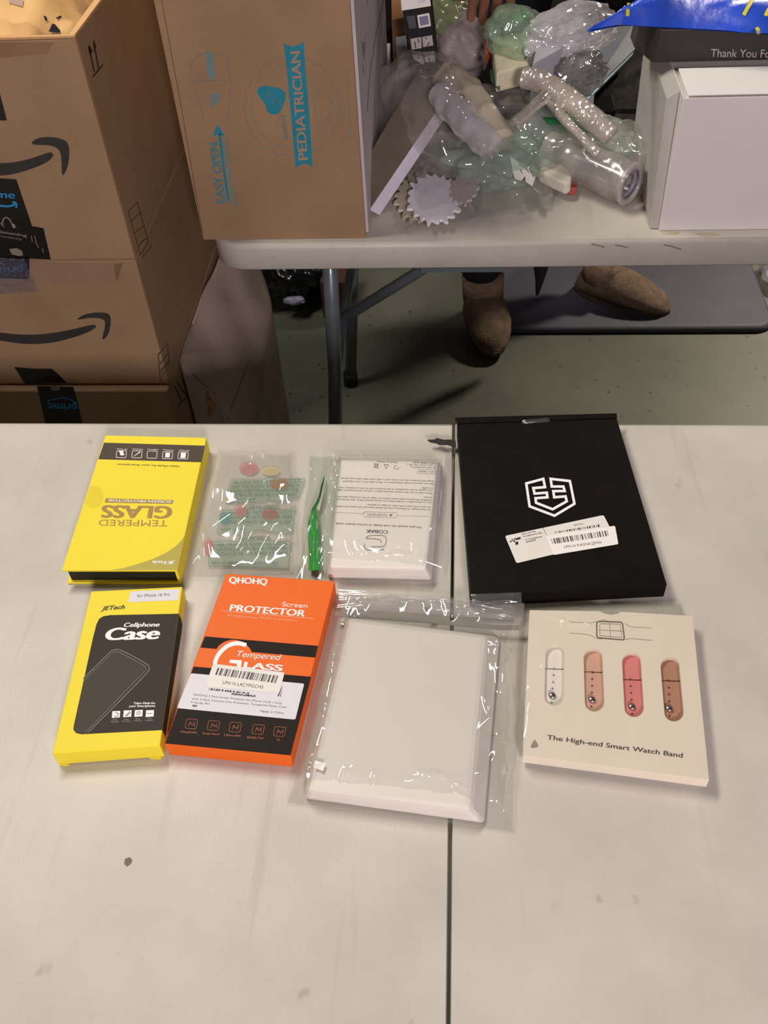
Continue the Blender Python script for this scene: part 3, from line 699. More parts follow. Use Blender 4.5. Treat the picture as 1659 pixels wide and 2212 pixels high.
for s, a, b in W_: text(pl, s, *c(a, b, (a[0]-1, a[1]+15)), None, None, .012, 1, join=J)
text(pl, 'We give people the cool design of various leather cases', *c((1238, 842), (358, 802), (1237, 862)), None, None, .018, 1, join=J)
text(pl, 'COBAK', *c((892, 882), (670, 872), (889, 915)), None, None, .03, 1, join=J)
text(pl, 'WARNING', *c((888, 710), (680, 705), (887, 738)), None, None, 0, 1, join=J)
text(pl, 'EC  REP', *c((1355, 274), (1210, 268), (1354, 290)), None, None, .01, 1, join=J)
mesh('packet_lettering', J[0], J[1], grey_ink, t)
strokes('packet_rules', pl, [c((330, 694), (632, 710)), c((988, 730), (1312, 738)), c((1200, 258), (1376, 262), (1372, 304), (1197, 298), (1200, 258)), c((1290, 260), (1287, 301)), c(*(rrect([(640, 690), (985, 700), (985, 752), (635, 742)], .45)+[(660, 691)]))], .6, grey_ink, t, 1)
polys('warning_triangle', pl, [c((900, 716), (942, 718), (920, 742)), ], grey_ink, t, 1)
strokes('brand_mark', pl, [c((664, 963), (688, 933), (850, 932), (876, 955), (872, 1018), (850, 1050), (720, 1048)), c((650, 1015), (652, 1062), (680, 1085), (825, 1085), (852, 1070)), c((664, 963), (820, 972), (822, 1015))], 1.5, grey_ink, t, 1, sm=2)
strokes('recycle_marks', pl, [c(*(ell(978, 235, 24, 18, 12)[:10])), c((850, 205), (895, 210), (872, 248), (850, 205)), c((745, 195), (795, 245)), c((798, 198), (742, 240)), c((755, 200), (790, 202), (785, 240), (758, 238), (755, 200))], 1.2, grey_ink, t, 1)
bag('bag_film', quadz(c((235, 120), (1560, 150), (1500, 1445), (205, 1375)), ZT), ZT, .021, cloudy, t, res=110, seed=31, wr=.0035, edge=.085, ncr=34, jag=.003, lift=.0022, core=(.12, .86, .06, .84), cf=.05)
bag('bag_margin', quadz(c((100, 130), (420, 140), (300, 1390), (-40, 1380)), ZT), ZT, .006, film('greenish_film', tint='f6faf6', veil=.06, veilc='cfdad0', gloss=.08, rough=.07), t, res=80, seed=33, wr=.004, edge=.25, ncr=22, jag=.003, twoside=False)
gs = mesh('green_edge_strip', vs, fsg, gm, t, smooth=True, label='bright green twisted plastic strip')

# --- large pad in zip bag
c = zc(3.072, 610, 1270)
tz = ZT+.019
Q = quadz(c((445, 200), (1350, 312), (1242, 1478), (168, 1345)), tz); Bt = quadz(c((420, 195), (1455, 325), (1352, 1578), (130, 1408)), ZT+.001)
t = thing('zip_bag', (Bt[0]+Bt[2])/2, 'large clear zip bag holding a plain white pad, with hang hole and grey zip line', 'plastic bag')
frustum('white_pad', Q, Bt, mat('pad_white', 'd5cfc4', .35, .015, 8, .02, 500, gain=1.12), t, .004)
zf = film('zip_film', veil=.03, gloss=.11, rough=.05)
Qb = quadz(c((372, 28), (1608, 118), (1528, 1622), (35, 1432)), ZT)
bag('bag_film', Qb, ZT, .0185, zf, t, res=150, seed=44, wr=.0040, edge=.10, ncr=80, jag=.002, lift=.0022, core=(.13, .84, .16, .88), cf=.03)
plz = hz(ZT+.0185)
zl = quadz(c((352, 172), (600, 190), (1000, 218), (1440, 262), (1590, 262)), ZT+.011)
frustum('zip_seal', [v+Vector((0, .0024, 0)) for v in zl]+[v+Vector((0, -.0024, 0)) for v in reversed(zl)], [v+Vector((0, .0024, -.001)) for v in zl]+[v+Vector((0, -.0024, -.001)) for v in reversed(zl)], mat('grey_zip', '8b867c', .3, .05), t)
bag('header_strip', quadz(c((376, 34), (1606, 122), (1592, 240), (350, 158)), ZT), ZT+.004, .004, film('header_film', veil=.22, veilc='d9d6cf', gloss=.14, rough=.12), t, res=60, seed=47, wr=.003, edge=.3, ncr=30, twoside=False)
poly('hang_hole', hz(ZT+.0125), c(*rrect([(945, 128), (985, 130), (992, 165), (938, 162)], .4)), mat('hole_grey', '8d8778', .7), t, 1)
poly('price_sticker', hz(tz+.003), c((218, 1145), (285, 1165), (270, 1215), (205, 1190)), white_b, t, 1)

# ------------------------------------------------------------------ left stack of cartons
XR, YF, ZJ, ZK = -.432, 1.10, .768, .553
pf = Pl((0, YF, 0), (0, -1, 0)); psd = Pl((XR, 0, 0), (1, 0, 0))
def carton(label, x0, x1, y0, y1, z0, z1, m=None, bev=.003):
    t = thing('carton', ((x0+x1)/2, (y0+y1)/2, z0), label, 'box')
    box('carton_body', (x0, y0, z0), (x1, y1, z1), m or card, t, bev)
    return t
# top carton, open, walls with thickness
z1 = 1.052
t = thing('open_carton', (-.70, YF+.26, ZJ), 'open brown carton on top of the left stack, crumpled kraft paper inside, curved arrow logo', 'box')
x0, x1, y0, y1 = -.97, XR, YF, YF+.52
bx = [(x0, y0), (x1, y0), (x1, y1), (x0, y1)]
box('front_wall', (x0, y0, ZJ+.001), (x1, y0+.004, z1), card, t, .001)
box('right_wall', (x1-.004, y0+.004, ZJ+.001), (x1, y1, z1), card, t, .001)
box('left_wall', (x0, y0+.004, ZJ+.001), (x0+.004, y1, z1), card, t, .001)
box('back_wall', (x0+.004, y1-.004, ZJ+.001), (x1-.004, y1, z1), card, t, .001)
box('carton_bottom', (x0+.004, y0+.004, ZJ+.001), (x1-.004, y1-.004, ZJ+.006), card_in, t)
frustum('folded_flap', [(x0, y0+.0005, z1+.004), (x1, y0+.0005, z1+.004), (x1-.012, y0+.022, z1-.002), (x0, y0+.024, z1-.002)], [(x0, y0+.0005, z1+.0005), (x1, y0+.0005, z1+.0005), (x1-.012, y0+.022, z1-.006), (x0, y0+.024, z1-.006)], card_in, t, .001)
frustum('folded_flap', [(x1, y0, z1+.0045), (x1, y1, z1+.0045), (x1-.018, y1, z1-.001), (x1-.014, y0+.02, z1-.001)], [(x1, y0, z1+.0005), (x1, y1, z1+.0005), (x1-.018, y1, z1-.005), (x1-.014, y0+.02, z1-.005)], card_in, t, .001)
frustum('closing_tape', [pf(-60, 90, 0), pf(116, 92, 0), pf(100, 116, 0), pf(-60, 130, 0)], [v+Vector((0, -.0006, 0)) for v in (pf(-60, 90), pf(116, 92), pf(100, 116), pf(-60, 130))], mat('brown_tape', '86664a', .4, .1, gain=1.2), t)
c = zc(3.95, 0, 0)
poly('arrow_logo', pf, c((-700, 1130), (-450, 1290), (-200, 1375), (0, 1395), (120, 1385), (250, 1358), (420, 1298), (445, 1302), (460, 1330), (405, 1385), (300, 1430), (150, 1480), (0, 1503), (-250, 1490), (-500, 1400), (-720, 1240)), smile_i, t, 1, sm=2)
poly('arrow_logo_head', pf, c((270, 1226), (272, 1210), (320, 1178), (400, 1166), (500, 1175), (570, 1205), (590, 1245), (593, 1330), (580, 1420), (548, 1492), (528, 1495), (525, 1400), (520, 1312), (500, 1272), (450, 1245), (380, 1236), (300, 1237)), smile_i, t, 1, sm=2)
poly('printed_tape_end', pf, c((-200, 700), (0, 800), (60, 1028), (-200, 1028)), tape_m, t, 1)
c = zc(8.506, 0, 380)
tpp = poly('printed_tape', pf, c((-700, 0), (0, 40), (300, 60), (590, 920), (800, 960), (935, 1535), (-700, 1475)), tape_m, t, 2)
text(pf, 'prime', *c((-385, 385), (272, 412), (-385, 255)), blue_i, t, .012, 4)
strokes('tape_smile', pf, [c((-300, 440), (-120, 520), (0, 548), (150, 560), (240, 540), (310, 495)), c((225, 480), (305, 492), (300, 590))], 4.2, blue_i, t, 4, sm=2)
gt = mat('tape_grey_ink', '8a8078', .5, .1)
strokes('headphone_icon', pf, [c((80, 930), (50, 850), (60, 790), (110, 755), (170, 785), (215, 860), (240, 940))], 2.6, gt, t, 4, sm=2)
polys('headphone_pads', pf, [c((10, 870), (45, 830), (95, 940), (60, 935)), c((215, 880), (270, 880), (295, 950), (240, 960))], gt, t, 4)
text(pf, 'free listening', *c((-330, 1000), (495, 1118), (-325, 950)), gt, t, .02, 4)
text(pf, 'with your membership', *c((-330, 1065), (405, 1180), (-328, 1030)), gt, t, 0, 4)
poly('tape_patch', pf, c((170, 1340), (310, 1325), (400, 1370), (430, 1450), (370, 1475), (220, 1440)), gt, t, 4)
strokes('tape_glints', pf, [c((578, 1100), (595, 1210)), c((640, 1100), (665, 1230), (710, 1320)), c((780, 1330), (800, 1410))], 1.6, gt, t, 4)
c = zc(3.95, 0, 0)
strokes('up_arrows', psd, [c((757, 395), (805, 615)), c((798, 350), (842, 590)), c((792, 655), (876, 552))], 3.0, mat('side_ink', '2b2018', .8, .1), t, 1)
sink = MC['side_ink']
polys('arrow_heads', psd, [c((750, 400), (765, 385), (790, 440), (765, 475)), c((793, 355), (800, 340), (822, 400), (800, 440))], sink, t, 1)
c = zc(2.765, 0, 440)
strokes('side_symbols', psd, [c((765, 48), (820, -8), (886, 225), (840, 308), (765, 48)), c((785, 105), (840, 50)), c((805, 175), (860, 130)), c((825, 255), (880, 200)), c((845, 325), (900, 260), (900, 240))], 1.4, sink, t, 1)
strokes('tape_seam', psd, [c((830, 358), (842, 300), (850, 320))], 1.4, card_in, t, 1)

# kraft paper in the open carton
Pp = [at(-200, -120, 1.10), at(300, -160, 1.10), at(226, 5, 1.06), at(150, 70, 1.056), at(-200, 60, 1.056)]
t = thing('packing_paper', (-.70, YF+.28, ZJ+.006), 'crumpled kraft paper sack stuffed into the open top carton', 'paper bag')
res = 60; vs = []; fs = []
for i in range(res+1):
    for j in range(res+1):
        u, v = j/res, i/res
        x = -.955+u*(.955-.452); y = YF+.028+v*.47
        ed = min(u, 1-u, (1-v)); prof = min(1, ed/.08)
        n = noise.noise(Vector((u*3.2, v*3.5, 2)))*.9+noise.noise(Vector((u*8, v*9, 7)))*.5
        rg = 1-abs(noise.noise(Vector((u*5, v*5, 11))))*2.5
        rg2 = max(0, 1-abs(noise.noise(Vector((u*7, v*7, 21))))*6)
        z = 1.064+.022*n+.012*rg+.010*rg2-.05*(1-prof)
        if v < .08: z -= .010*(1-v/.08)*(1+math.sin(u*26))
        vs.append(Vector((x, y-.006*math.sin(u*31)*(1-v), z)))
for i in range(res):
    for j in range(res): a = i*(res+1)+j; fs.append((a, a+1, a+res+2, a+res+1))
b0 = len(vs)
border = [j for j in range(res+1)]+[(i+1)*(res+1)+res for i in range(res)]+[res*(res+1)+j for j in range(res-1, -1, -1)]+[i*(res+1) for i in range(res-1, 0, -1)]
for k in border:
    v = vs[k]; cx, cy = -.70, YF+.26
    vs.append(Vector((cx+(v.x-cx)*.85, cy+(v.y-cy)*.85, ZJ+.012)))
for i in range(len(border)):
    j = (i+1) % len(border); fs.append((border[i], b0+i, b0+j, border[j]))
fs.append(tuple(b0+i for i in range(len(border))))
o = mesh('paper_sack', vs, fs, paper_k, t, smooth=True)
sf = Surf(o.data, wloc(t))
poly('paper_sticker', sf, [(20, 0), (52, 2), (49, 16), (20, 8)], mat('pinkish_sticker', 'a07e68', .6, .05), t, 3)
polys('paper_holes', sf, [[(93, 35), (99, 37), (102, 45), (97, 46)], [(120, 40), (130, 35), (133, 38), (123, 43)], [(112, 52), (118, 54), (130, 68), (128, 72), (104, 70)]], mat('hole_dark', '1c1526', .9), t, 3)
# flat greyish packet just under the paper
box('packing_slip', (-.90, YF+.012, 1.040), (-.52, YF+.040, 1.046), mat('mauve_packet', '7c6862', .6, .05), t)

# middle carton
t = carton('middle brown carton of the left stack, curved arrow logo, clear pouch', -.985, XR, YF, YF+.50, ZK, ZJ)
c = zc(2.765, 0, 440)
poly('arrow_logo', pf, c((-500, 560), (-300, 690), (-120, 750), (0, 770), (150, 785), (300, 776), (450, 747), (555, 720), (575, 728), (572, 742), (520, 772), (400, 812), (280, 836), (150, 840), (0, 818), (-150, 790), (-330, 730), (-520, 610)), smile_i, t, 1, sm=2)
poly('arrow_logo_head', pf, c((460, 690), (495, 662), (575, 648), (635, 651), (660, 668), (663, 720), (648, 780), (622, 812), (608, 806), (622, 762), (630, 705), (610, 686), (545, 680), (472, 693)), smile_i, t, 1, sm=2)
poly('carton_tape', pf, c((-300, 330), (680, 360), (690, 470), (-300, 500)), mat('tape_over_card', '8a6f58', .45, .06, gain=1.25), t, 1)
poly('carton_tape_fold', pf, c((680, 362), (735, 352), (700, 470), (690, 440)), mat('tape_fold', '7a6048', .45, .06, gain=1.1), t, 1)
poly('torn_tape', pf, c((85, 975), (200, 985), (310, 985), (345, 1015), (400, 1070), (150, 1076)), tape_m, t, 2)
poly('tape_tail', pf, zc(8.506, 0, 380)((-400, 1490), (540, 1492), (540, 1880), (480, 1900), (-400, 1860)), mat('tape_bluish', '2b2838', .3, .2), t, 2)
text(pf, 'prime', *zc(8.506, 0, 380)((415, 1655), (-210, 1700), (415, 1790)), mat('faint_blue', '3e5f86', .5, .05), t, .012, 3)
strokes('side_symbols', psd, [c((945, 905), (1000, 835), (1012, 940), (955, 1062), (945, 905)), c((955, 960), (1005, 890)), c((955, 1010), (1010, 935))], 1.3, sink, t, 1)
cp = zc(8.506, 0, 380)
qv = [pf(*p, 0) for p in cp((-500, 1480), (450, 1490), (730, 2080), (-500, 2140))]
# clear pouch hanging on the carton front (film standing off the face)
vs = []; fs = []; n = 40
for i in range(n+1):
    for j in range(n+1):
        u, v = j/n, i/n; p = qv[0].lerp(qv[1], u).lerp(qv[3].lerp(qv[2], u), v)
        h = .0012+.004*abs(noise.noise(Vector((u*5, v*2.2, 3))))*2+.003*abs(noise.noise(Vector((u*12, v*5, 8))))
        vs.append(p+Vector((0, -h-.006*v, 0)))
for i in range(n):
    for j in range(n): a = i*(n+1)+j; fs.append((a, a+1, a+n+2, a+n+1))
mesh('clear_pouch', vs, fs, film('pouch_film', tint='f2f2ff', veil=.06, veilc='b9b6c8', gloss=.16, rough=.08), t, smooth=True)
# lower carton
t = carton('brown carton low in the left stack with black tape printed upside down', -1.0, XR+.0, YF-.012, YF+.50, .30, ZK-.002)
pfl = Pl((0, YF-.012, 0), (0, -1, 0))
poly('printed_tape', pfl, c((220, 1088), (438, 1094), (462, 1180), (490, 1300), (510, 1400), (290, 1400), (265, 1290)), tape_m, t, 1)
text(pfl, 'prime', *c((455, 1195), (290, 1192), (458, 1240)), blue_i, t, .015, 3)
strokes('tape_smile', pfl, [c((285, 1198), (290, 1175), (370, 1158), (430, 1172), (452, 1205))], 2.2, blue_i, t, 3)
poly('tape_badge', pfl, c(*ell(330, 1102, 28, 16, 14)), gt, t, 3)
c8 = zc(6.636, 350, 740)
strokes('up_arrows', psd, [c8((180, 625), (280, 830)), c8((215, 575), (345, 752)), c8((225, 905), (382, 762))], 2.6, sink, t, 1)
carton('brown carton at the foot of the left stack on the floor', -1.0, XR-.003, YF-.02, YF+.50, 0, .298)

# worn carton between the stack and the table leg
Lc = [(474, 540, .553), (470, 560, .553), (425, 660, .552), (378, 770, .55), (385, 782, .545), (452, 845, .47), (487, 915, .40), (510, 970, .34)]
Rc = [(556, 540, .46), (562, 575, .455), (585, 650, .44), (583, 705, .43), (562, 805, .41), (543, 910, .38), (535, 970, .34)]
A_ = densify([at(*p) for p in Lc], 40); B_ = densify([at(*p) for p in Rc], 40)
t = thing('worn_carton', (-.45, 1.5, 0), 'dented grey-brown carton wedged between the left stack and the back table leg', 'box')
vs = []; fs = []; nu = 18
for i in range(40):
    for j in range(nu):
        u = j/(nu-1); p = A_[i].lerp(B_[i], u)
        dv = .012*noise.noise(Vector((p.x*14, p.y*8, 1)))+.010*(1-abs(noise.noise(Vector((p.x*10+p.y*6, p.y*2, 6))))*3)*math.sin(u*math.pi)+.02*math.sin(u*math.pi)*.4
        p = p+Vector((0, 0, dv)); p.x = max(p.x, XR+.003)
        vs.append(p)
for i in range(39):
    for j in range(nu-1): a = i*nu+j; fs.append((a, a+1, a+nu+1, a+nu))
border = list(range(nu))+[i*nu+nu-1 for i in range(1, 40)]+[39*nu+j for j in range(nu-2, -1, -1)]+[i*nu for i in range(38, 0, -1)]
b0 = len(vs)
for k in border: vs.append(Vector((max(vs[k].x, XR+.012), vs[k].y, 0.0)))
for i in range(len(border)): j = (i+1) % len(border); fs.append((border[i], b0+i, b0+j, border[j]))
o = mesh('carton_shell', vs, fs, card_old, t, smooth=False)
for p in o.data.polygons[:39*(nu-1)]: p.use_smooth = True
sf = Surf(o.data, wloc(t))
poly('orange_sticker', sf, c8((630, 700), (735, 700), (765, 770), (765, 900), (715, 1055), (650, 1050), (665, 900), (640, 830)), mat('peach_sticker', 'a8754e', .6, .05, gain=1.2), t, 4)
strokes('sticker_pen_marks', sf, [c8((660, 780), (690, 800), (700, 765)), c8((675, 900), (680, 950), (690, 1000))], 1.4, dark_ink, t, 6)
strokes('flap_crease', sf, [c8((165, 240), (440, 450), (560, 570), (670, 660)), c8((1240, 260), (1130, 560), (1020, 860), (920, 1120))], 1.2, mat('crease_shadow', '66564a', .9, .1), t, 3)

# ------------------------------------------------------------------ printed brown carton on the far table
YB = 1.196
pb = Pl((0, YB, 0), (0, -1, 0))
t = thing('formula_carton', (-.245, 1.40, ZT), 'tall brown carton with teal PEDIATRICIAN ribbon print on the back table', 'box')
xl, xr = -.362, -.127
box('front_panel', (xl, YB, ZT), (xr, YB+.006, 1.24), card, t, .0012)
box('carton_body', (xl+.004, YB+.0075, ZT+.001), (xr-.001, 1.74, 1.235), card, t, .002)
box('side_panel', (xr-.001, YB+.012, ZT+.002), (xr+.0035, 1.735, 1.23), mat('lilac_white_card', 'bdb2b4', .6, .03, gain=1.15), t, .001)
pr_ = Pl((xr+.0035, 0, 0), (1, 0, 0))
strokes('side_line_print', pr_, [[(781, 90), (784, 115), (790, 70), (786, 130)], [(812, 70), (806, 115), (800, 150), (796, 200), (793, 240)], [(828, 0), (820, 40), (812, 75)], [(783, 140), (786, 160)], [(792, 0), (795, 12)]], 1.2, mat('lilac_ink', '6a606a', .7), t, 1)
poly('side_smudge', pr_, [(783, 90), (788, 92), (787, 120), (784, 122)], mat('green_grey_ink', '8b9a94', .7), t, 1)
strokes('flap_edge', pb, [[(349, 0), (393, 240), (438, 505)]], 1.6, mat('card_edge', '6b4f38', .8, .1), t, 1)
c = zc(3.318, 340, 0)
poly('ribbon_print', pb, c((905, 312), (930, 322), (975, 336), (1015, 318), (1047, 302), (1060, 480), (1085, 760), (1112, 1197), (1080, 1178), (1045, 1174), (1010, 1190), (990, 1198), (955, 800), (925, 480)), teal_i, t, 2)
text(pb, 'PEDIATRICIAN', *c((1078, 1142), (1020, 368), (1012, 1147)), mat('card_tone', '9a8068', .8, .05, gain=1.2), t, .022, 4)
sc = []
for i in range(96):
    a = 2*math.pi*i/96; r = 1+.028*math.cos(a*20); sc.append((965+342*r*math.cos(a), 762+355*r*math.sin(a)))
strokes('seal_outline', pb, [c(*(sc+sc[:1]))], 1.5, teal_f, t, 1)
e1 = ell(962, 765, 290, 298, 48)
strokes('seal_ring', pb, [c(*(e1+e1[:1]))], 1.1, teal_f, t, 1)
strokes('seal_small_print', pb, [c((1105, 590), (1150, 960)), c((1150, 600), (1185, 950)), c(*ell(1180, 760, 55, 120, 24)), c((880, 810), (850, 890), (900, 920), (930, 990))], 1.6, mat('fainter_teal', '79766a', .8, .08, gain=1.1), t, 1)
text(pb, 'Recommended by', *c((940, 1000), (915, 820), (895, 1000)), teal_f, t, .01, 2)
polys('heart_print', pb, [c(*ell(800, 668, 88, 50, 24, .25)), c(*ell(838, 750, 62, 72, 24, .3)), c((730, 690), (850, 620), (918, 660), (918, 720), (880, 790), (790, 770))], teal_i, t, 2)
strokes('heart_highlight', pb, [c((795, 655), (795, 690), (825, 685)), c((820, 740), (850, 710), (880, 730), (880, 770))], 2.2, teal_f, t, 4)
strokes('tub_outline', pb, [c((335, 860), (290, 700), (250, 565), (240, 480), (265, 420), (330, 378), (420, 372), (490, 410), (515, 500), (520, 640), (512, 858)), c((255, 575), (515, 575))], 1.5, teal_f, t, 1)
polys('tub_label', pb, [c((340, 385), (395, 375), (420, 560), (365, 565)), c((380, 665), (450, 675), (440, 730), (385, 775))], mat('mid_teal', '6f8482', .8, .08), t, 1)
poly('arrow_head', pb, c((432, 890), (395, 975), (440, 962), (487, 982)), teal_i, t, 2)
strokes('arrow_shaft', pb, [c((445, 960), (475, 1200), (510, 1442))], 6, teal_i, t, 2)
mt = mat('mid_teal2', '4f7f86', .8, .08)
text(pb, 'EASY OPEN', *c((488, 1452), (432, 1022), (428, 1458)), mt, t, .03, 2)
text(pb, 'CARTON PANEL', *c((575, 1465), (505, 985), (535, 1470)), MC['mid_teal'], t, .02, 2)
strokes('side_rule', pb, [c((1360, 510), (1372, 740), (1384, 980))], 1.4, teal_f, t, 1)

# ------------------------------------------------------------------ far table, right: white box, black box, blue bag
YW = 1.206
t = thing('white_box', (.43, 1.33, ZT), 'plain white box under the black box on the back table', 'box')
xl = .283; zt = .924
box('front_wall', (xl, YW, ZT), (.62, YW+.003, zt), white_c, t, .001)
box('left_wall', (xl, YW+.003, ZT), (xl+.003, 1.46, zt+.001), white_c, t, .0005)
box('right_wall', (.617, YW+.003, ZT), (.62, 1.46, zt), white_c, t, .0005)
box('back_wall', (xl+.003, 1.457, ZT), (.617, 1.46, zt), white_c, t, .0005)
frustum('lid_flap', [(xl+.006, YW+.001, zt+.004), (.618, YW+.001, zt+.004), (.616, YW+.07, zt+.009), (xl+.004, YW+.07, zt+.009)], [(xl+.006, YW+.001, zt+.002), (.618, YW+.001, zt+.002), (.616, YW+.07, zt+.007), (xl+.004, YW+.07, zt+.007)], white_b, t, .0005)
box('lid_panel', (xl+.003, YW+.003, zt-.004), (.617, 1.457, zt-.001), white_c, t)
frustum('side_flap', [(xl-.016, YW+.02, zt-.008), (xl, YW+.02, zt+.002), (xl, 1.44, zt+.002), (xl-.014, 1.44, zt-.008)], [(xl-.012, YW+.004, ZT+.001), (xl, YW+.004, ZT+.001), (xl, 1.45, ZT+.001), (xl-.008, 1.45, ZT+.001)], mat('grey_white_card', 'b5b0a8', .6, .04), t, .001)
YK = 1.292; pk = Pl((0, YK, 0), (0, -1, 0))
zb0, zb1 = .9345, .975
t = thing('black_gift_box', (.45, 1.36, zb0), 'black box with silver Thank You lettering lying on the white box under a blue bag', 'box')
f = pk(1403, 158); g = pk(1424, 81)
frustum('lid', [(g.x, YK, zb1), (.70, YK, zb1), (.70, 1.38, zb1), (g.x-.018, 1.38, zb1), (g.x-.017, 1.345, zb1)], [(g.x-.004, YK, zb0), (.70, YK, zb0), (.70, 1.38, zb0), (g.x-.022, 1.38, zb0), (g.x-.021, 1.345, zb0)], mat('warm_black_card', '2d2724', .45, .1), t, .001)
c = zc(3.197, 1140, 0)
text(pk, 'Thank You For Your Purchase', *c((1262, 393), (1672, 398), (1255, 338)), mat('silver_ink', 'a8a29a', .4, .03, gain=1.2), t, .006, 2, ref='Thank You Fo', italic=.03)
t = thing('blue_mailer_bag', (.42, 1.38, zb1), 'glossy blue mailer bag with yellow strokes on top of the black box', 'plastic bag')
blm = mat('blue_poly', '2850c8', .22, .35, 9, .4, 40, gain=1.15, coat=.6)
qb = [at(1272, 26, 1.0), at(1900, -120, 1.01), at(1960, 85, zb1+.004), at(1300, 42, zb1+.006)]
o = bag('bag_skin', qb, zb1, .045, blm, t, res=70, seed=52, wr=.008, edge=.35, ncr=24)
sf = Surf(o.data, wloc(t))
ye = mat('yellow_ink', 'd8cf2c', .3, .05, gain=1.1)
strokes('yellow_print', sf, [c((690, 108), (690, 60), (700, 20)), c((1490, 105), (1520, 50), (1560, -20)), c((1640, 110), (1665, 60)), c((1580, 190), (1600, 235))], 8, ye, t, 3)

# ------------------------------------------------------------------ heap in the middle of the far table
greenf = film('green_tint_film', tint='e2efe2', veil=.26, veilc='bcd8be', gloss=.10, rough=.09)
mintf = film('mint_film', tint='f0f7f1', veil=.30, veilc='c4d6c7', gloss=.09, rough=.09)
heapf = film('heap_film', veil=.19, veilc='d6cfc6', gloss=.09, rough=.07)
lilacf = film('lilac_film', veil=.42, veilc='e0dadf', gloss=.16, rough=.11)
bubf = film('bubble_film', veil=.50, veilc='cdbfb2', gloss=.22, rough=.16, bump=.9, bscale=130, vor=True)
def P(px, py, z): return at(px, py, z)
# leaning flat white box
A = P(799, 452, .752); B = P(943, 240, .815); Cc = P(905, 150, .865)
wv = (Cc-B); D = A+wv*.75
w_ = P(819, 463, .741)-A
t = thing('leaning_box', (-.09, 1.36, ZT), 'slim white box lying tilted beside the tall brown carton', 'box')
top = [A, B, Cc, D]; bot = [v+w_ for v in top]
frustum('carton', top, bot, mat('taupe_body', '6a6052', .6, .12, 20), t, .0008)  # body set to a dark taupe, long edge kept pale
ev = (top[0]-top[3]).normalized()*.0012
frustum('pale_edge', [top[0]+ev, top[1]+ev, top[1], top[0]], [bot[0]+ev, bot[1]+ev, bot[1], bot[0]], mat('lilac_white', 'cfc8d4', .5, .03, gain=1.2), t, label='pale lilac-white long edge')
# heap bags
def hb(name, c0, rad, m, label, seed, amp=.3, fr=3, rot=0, sharp=.3, cat='plastic bag', group=None, zmin=ZT+.0005, nu=64, nv=40):
    o = blob(name, c0, rad, m, None, seed, amp, fr, nu, nv, zmin, rot, loc=(c0[0], c0[1], ZT), sharp=sharp)
    tag(o, label, cat, group); return o
hb('poly_bag', (-.050, 1.47, .79), (.075, .125, .085), heapf, 'wide clear bag sheathing the slim tilted white box, green crescent print inside', 3, .16, 2.0, .35, .35)
g1 = tube('green_crescent', densify([P(862, 240, .80), P(880, 218, .815), P(884, 245, .80), P(872, 275, .785), P(858, 292, .775)], 14), .006, gm, None, loc=(-.12, 1.45, ZT)); tag(g1, 'curved green plastic band inside the clear bag next to the tall brown carton', 'strip')
# spiky discs
def spiky(name, cpx, rpx, z, m, nsp, label, seed, tilt=(0, 0), hgt=.004):
    r = random.Random(seed); c0 = P(*cpx, z); pts = []; q = 0; w0 = 0
    for i in range(nsp*4):
        k = i % 4; a = 2*math.pi*(i+(r.random()-.5)*.5)/(nsp*4)
        if k == 0: q = .93+.12*r.random(); w0 = .80+.05*r.random()
        rr = rpx*(w0 if k == 0 else q if k == 1 else q*.97 if k == 2 else w0+.02)
        pts.append(P(cpx[0]+rr*math.cos(a), cpx[1]+rr*.93*math.sin(a), z))
    cc = sum(pts, Vector())/len(pts)
    pts = [v+Vector((0, 0, (v.x-cc.x)*tilt[0]+(v.y-cc.y)*tilt[1])) for v in pts]
    o = frustum(name, pts, [v-Vector((0, 0, hgt)) for v in pts], m, None, .0012, loc=tuple(cc)); tag(o, label, 'disc'); return o
spw = mat('disc_white', 'd8d4dc', .35, .03, gain=1.2); spb = mat('disc_cream', 'c9bda4', .4, .05, gain=1.05)
spiky('spiky_disc', (912, 425), 62, .748, spb, 20, 'cream toothed plastic disc mostly hidden under the big white toothed disc', 2)
spiky('spiky_disc', (938, 428), 62, .758, spw, 19, 'large white toothed plastic disc at the front of the heap', 3)
spiky('spiky_disc', (1003, 405), 33, .766, mat('disc_mauve', 'aea2a2', .4, .03, gain=1.1), 14, 'smaller mauve-white toothed disc overlapping the large white one on its right', 5, (.3, .1))
o = bag('poly_bag', quadz([(862, 345), (1045, 335), (1195, 440), (880, 500)], ZT), ZT, .032, clear, None, res=70, seed=61, wr=.007, edge=.3, ncr=40, jag=.01, loc=tuple(P(960, 420, ZT))); tag(o, 'thin clear bag around the white toothed discs at the front of the heap', 'plastic bag')
o = bag('poly_bag', quadz([(1000, 330), (1210, 330), (1195, 455), (1020, 470)], ZT), ZT, .026, clear, None, res=60, seed=62, wr=.007, edge=.3, ncr=40, jag=.01, loc=tuple(P(1100, 400, ZT))); tag(o, 'flattened clear bag holding a torn white label, front middle of the heap', 'plastic bag')
